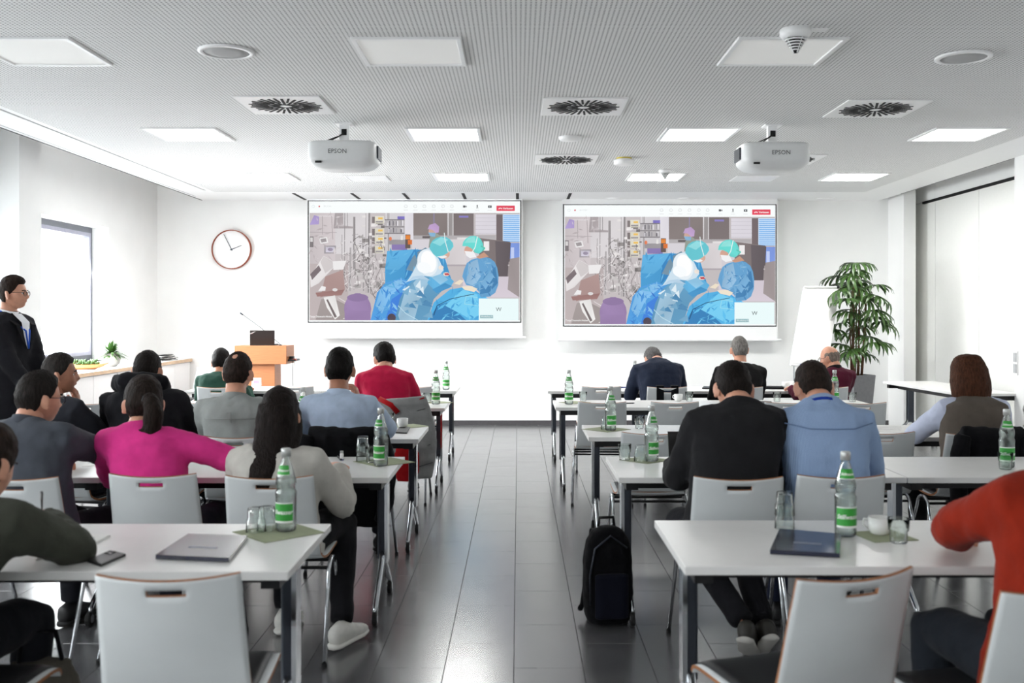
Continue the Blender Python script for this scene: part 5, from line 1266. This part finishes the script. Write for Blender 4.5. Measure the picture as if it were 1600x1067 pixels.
    for s in (-1, 1):
        me = EYE.mesh('eye', [eye_w, eye_i], True); ob('eye', me, root, xf @ Vector((s*.031, .0745, .004)), (-pitch, roll, hyaw))
        MB().tube([xf @ Vector((s*.014, .097, .024)), xf @ Vector((s*.032, .095, .029)), xf @ Vector((s*.050, .083, .023))], .0032, 6).build('eyebrow', hair_mat(hair[3]), root, smooth=True)
    MB().tube([xf @ Vector((-.022, .086, -.052)), xf @ Vector((0, .096, -.052)), xf @ Vector((.022, .086, -.052))], [.003, .0055, .003], 6).build('mouth', lip_m, root, smooth=True)
    # clothes
    tn, tc = top; tm_ = fabric('%s_%d_%d_%d' % (tn, *tc), tc)
    b = MB(); ring_loft(b, torso(inflate, True))
    for s, nm in ((-1, 'L'), (1, 'R')): arm(b, nm, s, inflate, .97)
    remesh_ob(tn, b, tm_, root, .0125, 7, disp, .10)
    b = MB()
    if standing: ring_loft(b, [(p0-up*.12, rt, fw, .17*bw, .12), (p0, rt, fw, .178*bw, .125), (p0+up*.06, rt, fw, .165*bw, .115)])
    else: b.sphere(p0-up*.02, (.172*bw, .135, .10), 16, 10)
    for s, nm in ((-1, 'L'), (1, 'R')): leg(b, nm, s, .010)
    remesh_ob('trousers', b, fabric('trousers_%d_%d_%d' % trousers, trousers), root, .015, 5, .014, .11)
    for s, nm in ((-1, 'L'), (1, 'R')):
        a = ank[nm]; sm, so = mat('shoe_%d_%d_%d' % shoes, shoes, rough=.5, var=.08), mat('sole_%d_%d_%d' % sole, sole, rough=.7, var=.05)
        fd = ((feet or {}).get(nm) or fw).normalized(); sd = fd.cross(up).normalized(); nu_ = sd.cross(fd).normalized(); g = a-nu_*.078
        b = MB(); ring_loft(b, [(g-fd*.075+nu_*.05, sd, nu_, .025, .03), (g-fd*.06+nu_*.055, sd, nu_, .036, .045), (g+nu_*.06, sd, nu_, .040, .055), (g+fd*.06+nu_*.05, sd, nu_, .043, .040), (g+fd*.13+nu_*.036, sd, nu_, .046, .028), (g+fd*.18+nu_*.03, sd, nu_, .036, .020), (g+fd*.20+nu_*.026, sd, nu_, .018, .012)], 14, .9)
        sh = b.build('shoe', sm, root, smooth=True)
        b = MB(); ring_loft(b, [(g-fd*.082+nu_*.013, sd, nu_, .022, .012), (g-fd*.06+nu_*.013, sd, nu_, .039, .013), (g+fd*.05+nu_*.012, sd, nu_, .042, .012), (g+fd*.13+nu_*.012, sd, nu_, .049, .012), (g+fd*.19+nu_*.013, sd, nu_, .036, .012), (g+fd*.21+nu_*.014, sd, nu_, .016, .011)], 14, .7)
        b.build('sole', so, sh, smooth=True)
    # hair
    st, th, tp, hcol = hair[:4]; hm = hair_mat(hcol)
    hb = hair_cap(st, th, tp, xf, seed=len(label)); longer = hair[4] if len(hair) > 4 else None
    if longer is None: hb.build('hair', hm, root, smooth=True)
    else:
        longer(hb, xf, NB, fw); remesh_ob('hair', hb, hm, root, .008, 3, .010, .03)
    if glasses:
        gm = mat('glasses_%d_%d_%d' % glasses, glasses, rough=.25, var=.03); b = MB()
        for s in (-1, 1):
            pts = [xf @ Vector((s*.034+.024*math.cos(a), .101-.012*abs(.024*math.cos(a)+.0)*s*0-.2*(.024*math.cos(a)*s)*.4, .002+.019*math.sin(a))) for a in [2*PI*k/18 for k in range(18)]]
            b.tube(pts, .0022, 6, closed=True); b.tube([xf @ Vector((s*.057, .097, .008)), xf @ Vector((s*.074, .075, .010)), xf @ Vector((s*.083, -.002, .008)), xf @ Vector((s*.080, -.025, -.01))], .0021, 6)
        b.tube([xf @ Vector((-.010, .104, .008)), xf @ Vector((.010, .104, .008))], .002, 6); b.build('glasses', gm, root, smooth=True)
    ax = ((neck_top-NB).normalized()*.4+up*.6).normalized(); NBr = NB-up*.02*max(0, pitch); sd = rt; cy = ax.cross(sd).normalized()
    def neck_ring(nm, m, z0, z1, r0, r1, th):
        b = MB(); K = 22; v = []
        for z, r in ((z0, r0), (z1, r1), (z1, r1-th), (z0, r0-th)):
            for k in range(K): a = 2*PI*k/K; v.append(NBr+ax*(z-.016*math.sin(a))+sd*(r*math.cos(a))+cy*(r*1.04*math.sin(a)))
        b.add(v, [(i*K+k, i*K+(k+1) % K, ((i+1) % 4)*K+(k+1) % K, ((i+1) % 4)*K+k) for i in range(4) for k in range(K)]); return b.build(nm, m, root, smooth=True)
    if collar: neck_ring('collar', fabric('collar_%d_%d_%d' % collar[0], collar[0], bump=.05), -.035, (collar[1] if len(collar) > 1 else .038)-.014, .088, .070, .006)
    if lanyard: neck_ring('lanyard', fabric('lanyard_%d_%d_%d' % lanyard, lanyard), -.016, -.002, .086, .082, .004)
    if extra: extra(root, dict(xf=xf, NB=NB, fw=fw, rt=rt, up=up, bz=bz, tg=tg, S=S, E=E, Wr=Wr, torso=torso, Lc=Lc, o=o, ring=neck_ring, arm=arm, p0=p0))
    return root
BLACK_H = (20, 17, 16); BROWN_H = (38, 27, 21); GREY_H = (120, 116, 112)
V3 = Vector
# ---- long hair shapes (added to the cap, then joined)
def ponytail(hb, xf, NB, fw):
    p = [V3((0, -.085, .03)), V3((.01, -.125, .015)), V3((.02, -.15, -.04)), V3((.012, -.150, -.13)), V3((-.012, -.135, -.21)), V3((-.035, -.125, -.27))]
    hb.tube([xf @ q for q in p], [.030, .036, .046, .042, .028, .012], 14); hb.tube([xf @ q for q in (V3((-.02, -.14, -.12)), V3((-.04, -.135, -.22)), V3((-.055, -.125, -.31)))], [.03, .02, .006], 10); hb.tube([xf @ q for q in (V3((.03, -.14, -.10)), V3((.02, -.14, -.20)), V3((-.01, -.13, -.28)))], [.025, .018, .006], 10)
def long_straight(hb, xf, NB, fw):
    rings = []
    for z, w, d, y in ((.06, .086, .105, -.012), (.0, .094, .10, -.03), (-.08, .094, .085, -.055), (-.15, .084, .060, -.10), (-.22, .068, .045, -.155), (-.29, .052, .036, -.19), (-.36, .034, .024, -.215), (-.42, .014, .012, -.225)):
        rings.append((xf @ V3((.0-.02*max(0, -z-.1)/.2, y, z)), xf.to_3x3() @ V3((1, 0, 0)), xf.to_3x3() @ V3((0, 1, 0)), w, d))
    v0 = len(hb.v); m = MB(); ring_loft(m, rings[:], 20, .9); hb.add(m.v, m.f)
    for s in (-1, 1): hb.tube([xf @ V3((s*.07, .03, .02)), xf @ V3((s*.085, -.0, -.08)), xf @ V3((s*.09, -.09, -.18)), xf @ V3((s*.075, -.185, -.30)), xf @ V3((s*.06, -.215, -.38))], [.025, .026, .020, .012, .004], 10)
def bob(hb, xf, NB, fw):
    rings = []
    for z, w, d, y in ((.128, .050, .06, -.004), (.113, .078, .09, 0), (.07, .099, .11, -.004), (.03, .110, .118, -.012), (-.03, .117, .118, -.02), (-.09, .120, .112, -.026), (-.13, .114, .10, -.026), (-.15, .095, .08, -.026)):
        rings.append((xf @ V3((0, y-.02, z)), xf.to_3x3() @ V3((1, 0, 0)), xf.to_3x3() @ V3((0, 1, 0)), w, d*.82))
    m = MB(); ring_loft(m, rings, 22, .92); hb.add(m.v, m.f)
def side_hair(hb, xf, NB, fw):
    hb.tube([xf @ V3((0, -.08, .0)), xf @ V3((0, -.11, -.08)), xf @ V3((0, -.10, -.17))], [.06, .055, .03], 12)
PA = lambda o, px, py, z: W(px, py, z)-V3((o[0], o[1], 0))

# 1 standing man at the left
def suit_front(root, k):
    NB, fw, rt, up, bz = k['NB'], k['fw'], k['rt'], k['up'], k['bz']
    sh = fabric('white_shirt', (232, 234, 238), bump=.05); b = MB()
    c = [NB+fw*.075-up*.005, bz(.86)+fw*.150, bz(.66)+fw*.158, bz(.50)+fw*.160]; w = [.045, .042, .026, .004]; v = []
    for p, ww in zip(c, w): v += [p-rt*ww, p+fw*.012, p+rt*ww]
    b.add(v, [(3*i, 3*i+1, 3*i+4, 3*i+3) for i in range(3)]+[(3*i+1, 3*i+2, 3*i+5, 3*i+4) for i in range(3)]); b.build('shirt_front', sh, root, smooth=True)
    for s in (-1, 1):
        b = MB(); c = [NB-fw*.02+rt*s*.068+up*.012, NB+fw*.05+rt*s*.07-up*.03, bz(.82)+fw*.150+rt*s*.062, bz(.64)+fw*.162+rt*s*.042, bz(.48)+fw*.164+rt*s*.006]; v = []
        for i, p in enumerate(c): q = rt*s*(.012, .03, .040, .026, .006)[i]; v += [p, p+q, p+q+fw*.006, p+fw*.006]
        f = []
        for i in range(len(c)-1): f += [(4*i+j, 4*i+(j+1) % 4, 4*i+4+(j+1) % 4, 4*i+4+j) for j in range(4)]
        b.add(v, f).build('lapel', fabric('lapel', (26, 26, 30), bump=.1), root)
    ln = fabric('lanyard_blue', (40, 86, 190), bump=.05)
    for s in (-1, 1): MB().tube([NB-fw*.05+rt*s*.05+up*.02, NB+rt*s*.076+up*.012, NB+fw*.07+rt*s*.06-up*.05, bz(.74)+fw*.168+rt*s*.02, bz(.50)+fw*.170], .006, 6).build('lanyard', ln, root, smooth=True)
h = (-3.79, 7.45)
person('standing man in black suit and white shirt with glasses, facing the screens from the window', h, (21, 434.5, 7.45), ('suit_jacket', (30, 30, 34)), .022, yaw=-1.8, hyaw=-1.5, pitch=.02, hs=.98, standing=True, trousers=(24, 24, 28), hair=('short', .010, .016, BROWN_H), glasses=(24, 24, 26), collar=((235, 236, 240), .042), extra=suit_front, hunch=.3,
  arms={'R': (V3((.22, -.10, .90)), V3((-.6, -1, -.3)), V3((.15, .25, -1))), 'L': (V3((.27, .02, .90)), V3((-.3, 1, -.3)), V3((.1, -.2, -1)))})
# 2 man covering his mouth
h = (-2.70, 5.98)
person('dark haired man in dark jacket holding his hands before his mouth', h, (93, 555, 6.05), ('jacket', (42, 44, 50)), .024, yaw=-.45, hyaw=-1.15, pitch=.05, hs=.98, skin=skin_d, hair=('short', .009, .010, (44, 40, 38)), bw=1.02,
  arms={'R': (PA(h, 121, 640, 6.12), V3((.8, -.2, -.8)), V3((-.03, .05, 1)), (.3, .4, .3)), 'L': (PA(h, 117, 638, 6.22), V3((-.4, .5, -.8)), V3((-.05, -.05, 1)), (.3, .4, .3))}, hand_n={'R': V3((-1, -.2, 0)), 'L': V3((-1, -.6, 0))})
# 3 slate grey jacket
h = (-2.18, 4.50)
person('man in slate grey jacket with glasses, back turned, nearest the left edge of second row', h, (60, 583, 4.62), ('jacket', (74, 78, 86)), .022, yaw=-.25, hyaw=-.62, nb=.03, pitch=.12, hair=('short', .008, .008, (34, 30, 28)), glasses=(30, 30, 32), collar=((70, 74, 82), .03), bw=1.08,
  arms={'R': (V3((.20, .56, .785)), V3((1, -.3, -.2)), V3((-.6, .8, 0))), 'L': (V3((-.15, .48, .785)), V3((-1, -.3, -.5)), V3((.5, 1, 0)))})
# 4 pink sweater
h = (-1.63, 4.57)
def elastic(root, k):
    xf = k['xf']; MB().tube([xf @ V3((.03*math.cos(a)+.005, -.108, .02+.03*math.sin(a))) for a in [2*PI*i/12 for i in range(12)]], .006, 6, closed=True).build('hair_tie', black_plastic, root, smooth=True)
person('woman in pink sweater with dark ponytail', h, (224, 592, 4.72), ('sweater', (220, 60, 140)), .014, yaw=-.05, hyaw=.55, pitch=.05, roll=.05, nb=.035, bw=.98, hs=.99, hair=('full', .012, .012, (34, 26, 22), ponytail), glasses=(120, 80, 90), extra=elastic, hunch=1.1,
  arms={'R': (V3((.30, .36, .79)), V3((1, -.3, -.25)), V3((-.7, .7, 0))), 'L': (V3((-.14, .40, .79)), V3((-1, -.3, -.5)), V3((.5, 1, 0)))}, trousers=(34, 36, 46))
# 5 black hooded jacket
h = (-2.17, 5.98)
def hood(root, k):
    NB, fw, rt, up = k['NB'], k['fw'], k['rt'], k['up']; b = MB()
    b.tube([NB+rt*-.12+fw*.05-up*.0, NB+rt*-.13-fw*.05+up*.05, NB-rt*.06-fw*.13+up*.06, NB+rt*.06-fw*.13+up*.06, NB+rt*.13-fw*.05+up*.05, NB+rt*.12+fw*.05-up*.0], [.04, .055, .062, .062, .055, .04], 12)
    b.sphere(NB-fw*.12-up*.04, (.13, .05, .075), 14, 8)
    remesh_ob('hood', b, fabric('hood_black', (22, 22, 26), bump=.4), root, .012, 4, .02, .06)
person('man in black padded jacket with hood down', h, (230, 550, 6.2), ('jacket', (24, 24, 28)), .034, hyaw=.0, pitch=.2, bw=1.12, hair=('short', .006, .006, (30, 25, 23)), extra=hood, disp=.03)
# 6 grey shirt
h = (-1.64, 5.93)
def yoke(root, k):
    bz, fw, rt = k['bz'], k['fw'], k['rt']; m = fabric('shirt_grey_loop', (140, 144, 142), bump=.1)
    MB().tube([bz(.74)-fw*.142-rt*.15, bz(.74)-fw*.158, bz(.74)-fw*.142+rt*.15], .003, 5).build('yoke_seam', m, root, smooth=True); MB().box(-.010, .010, -.004, .004, -.03, .03).build('locker_loop', m, root, loc=bz(.76)-fw*.152)
person('man in grey shirt with thinning hair, seated upright', h, (372, 552, 5.98), ('shirt', (146, 150, 148)), .016, hyaw=-.12, pitch=.05, bw=1.08, hair=('receding', .008, .004, (42, 33, 29)), collar=((146, 150, 148), .034), extra=yoke, hunch=.7)
# 7 green sweater far left
h = (-2.95, 9.82)
person('man in dark green sweater with blue lanyard, front row left', h, (345, 547, 9.98), ('sweater', (38, 66, 56)), .016, pitch=.15, hair=('short', .012, .012, BLACK_H), lanyard=(36, 60, 150), skin=skin_d)
# 8 beige blazer
h = (-1.07, 4.50)
person('woman in beige blazer with long straight dark hair', h, (437, 610, 4.58), ('blazer', (190, 187, 180)), .018, yaw=-.08, hyaw=-.1, pitch=.05, bw=.98, hair=('full', .012, .010, (28, 22, 20), long_straight), trousers=(24, 24, 27), shoes=(214, 212, 206), sole=(222, 220, 214), hunch=.9,
  arms={'R': (V3((.20, .33, .79)), V3((.45, -.2, -1)), V3((-.5, 1, 0))), 'L': (V3((-.15, .38, .79)), V3((-.45, -.2, -1)), V3((.5, 1, 0)))}, legs={'R': (.18, .40, .53, .26, .06, .10), 'L': (-.12, .42, .53, -.08, .3, .085)}, feet={'R': V3((.35, .9, 0))})
# 9 light blue shirt
h = (-1.03, 6.06)
person('man in light blue shirt with short black hair, hand at his chin', h, (531, 547, 6.14), ('shirt', (176, 192, 214)), .016, hyaw=-.05, pitch=.02, bw=1.04, hair=('short', .010, .010, BLACK_H), skin=skin_d, collar=((182, 198, 220), .034), hunch=.7,
  arms={'R': (PA(h, 561, 628, 6.31), V3((.9, -.1, -.8)), V3((-.25, -.1, 1)), (.5, .7, .4)), 'L': (V3((-.18, .40, .785)), V3((-.9, -.4, -.5)), V3((.4, 1, 0)))}, hand_n={'R': V3((-1, 0, -.2))})
# 10 crimson shirt
h = (-1.04, 8.16)
person('man in crimson shirt with black hair at the aisle, fourth row left', h, (601, 539, 8.36), ('shirt', (172, 26, 62)), .016, hyaw=.45, pitch=.4, bw=1.05, hair=('short', .014, .016, BLACK_H), hunch=1.3)
# 11 olive sweater, cut by the left edge
h = (-1.79, 2.90)
person('person in olive sweater writing at the left edge of the nearest table', h, (-26, 668, 3.10), ('sweater', (66, 68, 60)), .020, yaw=-.12, hyaw=-.25, pitch=.35, bw=1.05, hair=('full', .012, .010, (40, 30, 25), side_hair), hunch=1.2,
  arms={'R': (V3((.19, .47, .83)), V3((1.0, -.3, -.5)), V3((-.6, .6, .15)), (.6, .8, .5)), 'L': (V3((-.1, .5, .79)), V3((-1, -.3, -.5)), V3((.5, 1, 0)))})
pn = thing('pen', 'dark pen held in the hand of the person in olive', 'pen', (-1.66, 3.46, .87), 0); MB().tube([(-.02, .05, -.045), (.012, -.02, .045)], [.002, .005], 8).build('barrel', black_plastic, pn); MB().tube([(.007, -.018, .02), (.012, -.026, .045)], .0018, 5).build('clip', chrome, pn)
# 12 navy pullover, hunched
h = (1.41, 9.82)
person('man in navy pullover bent low over the front right table', h, (1021, 545, 10.12), ('pullover', (36, 42, 58)), .020, yaw=.12, hyaw=.25, pitch=.75, bw=1.16, hair=('short', .010, .010, (92, 90, 90)), hunch=1.7, collar=((34, 40, 54), .03))
# 13 grey haired man in black
h = (2.17, 9.80)
person('grey haired man in black sweater with white collar, front right row', h, (1155, 527, 9.88), ('sweater', (26, 25, 26)), .020, hyaw=.12, pitch=-.05, bw=1.12, hair=('short', .007, .007, GREY_H), collar=((232, 232, 230), .03), hunch=.5,
  arms={'R': (V3((.08, .32, .84)), V3((.6, -.3, -1)), V3((-1, .4, .1))), 'L': (V3((-.08, .30, .82)), V3((-.6, -.3, -1)), V3((1, .4, .1)))})
# 14 bald man
h = (3.02, 9.80)
person('bald man with glasses in maroon pullover before the palm', h, (1297, 541, 9.95), ('pullover', (78, 24, 42)), .016, yaw=.15, hyaw=.8, pitch=.25, hair=('bald', .004, .0, (120, 108, 100)), glasses=(40, 44, 56), collar=((26, 22, 24), .04))
# 15 black suit right
h = (.94, 4.50)
person('man in black suit bent over the second right table', h, (1146, 570, 4.74), ('suit_jacket', (32, 32, 34)), .026, yaw=.05, hyaw=.02, pitch=.5, roll=.03, bw=1.06, hair=('short', .010, .012, (28, 23, 21)), hunch=1.3, trousers=(28, 28, 32), shoes=(44, 42, 38), sole=(196, 194, 188), collar=((30, 30, 32), .02),
  arms={'L': (V3((-.17, .42, .785)), V3((-.35, -.3, -1)), V3((.4, 1, 0))), 'R': (V3((.15, .40, .785)), V3((.3, -.3, -1)), V3((-.4, 1, 0)))}, legs={'L': (-.16, .36, .53, .05, -.16, .16), 'R': (.14, .40, .53, .14, -.10, .14)}, feet={'L': V3((.25, .75, -.45)), 'R': V3((-.1, .8, -.6))})
# 16 pinstriped blue shirt
h = (1.41, 4.54)
def stripes(m):
    nt = m.node_tree; p = nt.nodes['Principled BSDF']; tc = nt.nodes.new('ShaderNodeTexCoord'); w = nt.nodes.new('ShaderNodeTexWave'); w.inputs['Scale'].default_value = 55; w.inputs['Distortion'].default_value = .3
    r = nt.nodes.new('ShaderNodeValToRGB'); c = lin((128, 152, 188)); c2 = lin((156, 178, 210)); r.color_ramp.elements[0].color = (*c, 1); r.color_ramp.elements[1].color = (*c2, 1); r.color_ramp.elements[0].position = .35; r.color_ramp.elements[1].position = .65
    nt.links.new(tc.outputs['Object'], w.inputs[0]); nt.links.new(w.outputs[0], r.inputs[0]); nt.links.new(r.outputs[0], p.inputs['Base Color'])
stripes(fabric('shirt_142_165_200', (142, 165, 200)))
def yoke2(root, k):
    bz, fw, rt = k['bz'], k['fw'], k['rt']; MB().tube([bz(.84)-fw*.10-rt*.20, bz(.80)-fw*.150-rt*.1, bz(.80)-fw*.160, bz(.80)-fw*.150+rt*.1, bz(.84)-fw*.10+rt*.20], .003, 5).build('yoke_seam', fabric('yoke_blue', (110, 132, 168)), root, smooth=True)
person('man in pinstriped blue shirt with blue lanyard, second right table', h, (1271, 568, 4.76), ('shirt', (142, 165, 200)), .016, hyaw=.04, pitch=.5, bw=1.06, hair=('short', .006, .010, (40, 31, 27)), collar=((150, 172, 205), .034), lanyard=(34, 60, 150), hunch=1.3, extra=yoke2, trousers=(40, 46, 66),
  arms={'R': (V3((.20, .40, .785)), V3((.45, -.3, -1)), V3((-.4, 1, 0))), 'L': (V3((-.17, .38, .785)), V3((-.3, -.3, -1)), V3((.4, 1, 0)))})
# 17 brown vest
h = (2.75, 6.04)
def vest(root, k):
    b = MB(); ring_loft(b, k['torso'](.032, True)); remesh_ob('vest', b, fabric('vest_brown', (92, 84, 77)), root, .0125, 7, .014, .12)
    k['ring']('vest_collar', fabric('vest_brown', (92, 84, 77)), -.02, .045, .086, .072, .012)
person('woman in brown vest over pale blue shirt with brown bob', h, (1511, 557, 6.16), ('shirt', (190, 196, 216)), .016, yaw=.1, hyaw=.0, pitch=.12, bw=1.0, hair=('full', .012, .003, (70, 42, 28), bob), extra=vest, hunch=.8,
  arms={'L': (V3((-.12, .44, .79)), V3((-.8, -.1, -.6)), V3((.2, 1, 0))), 'R': (V3((.12, .36, .785)), V3((.8, -.5, -.6)), V3((-.4, 1, 0)))}, trousers=(22, 22, 24))
# 18 rust sweater, cut by the right edge
h = (1.52, 2.80)
person('person in rust red sweater with elbow on table at right edge', h, (1652, 612, 2.98), ('sweater', (132, 36, 19)), .026, yaw=.15, hyaw=.1, pitch=.2, bw=1.1, hair=('short', .01, .01, BROWN_H), hunch=1.1, collar=((150, 170, 205), .03), trousers=(34, 38, 44),
  arms={'L': (V3((-.06, .54, .79)), V3((-1, -.1, -.15)), V3((.7, .6, 0))), 'R': (V3((.2, .5, .79)), V3((.9, -.4, -.5)), V3((-.4, 1, 0)))})
finish_pending()
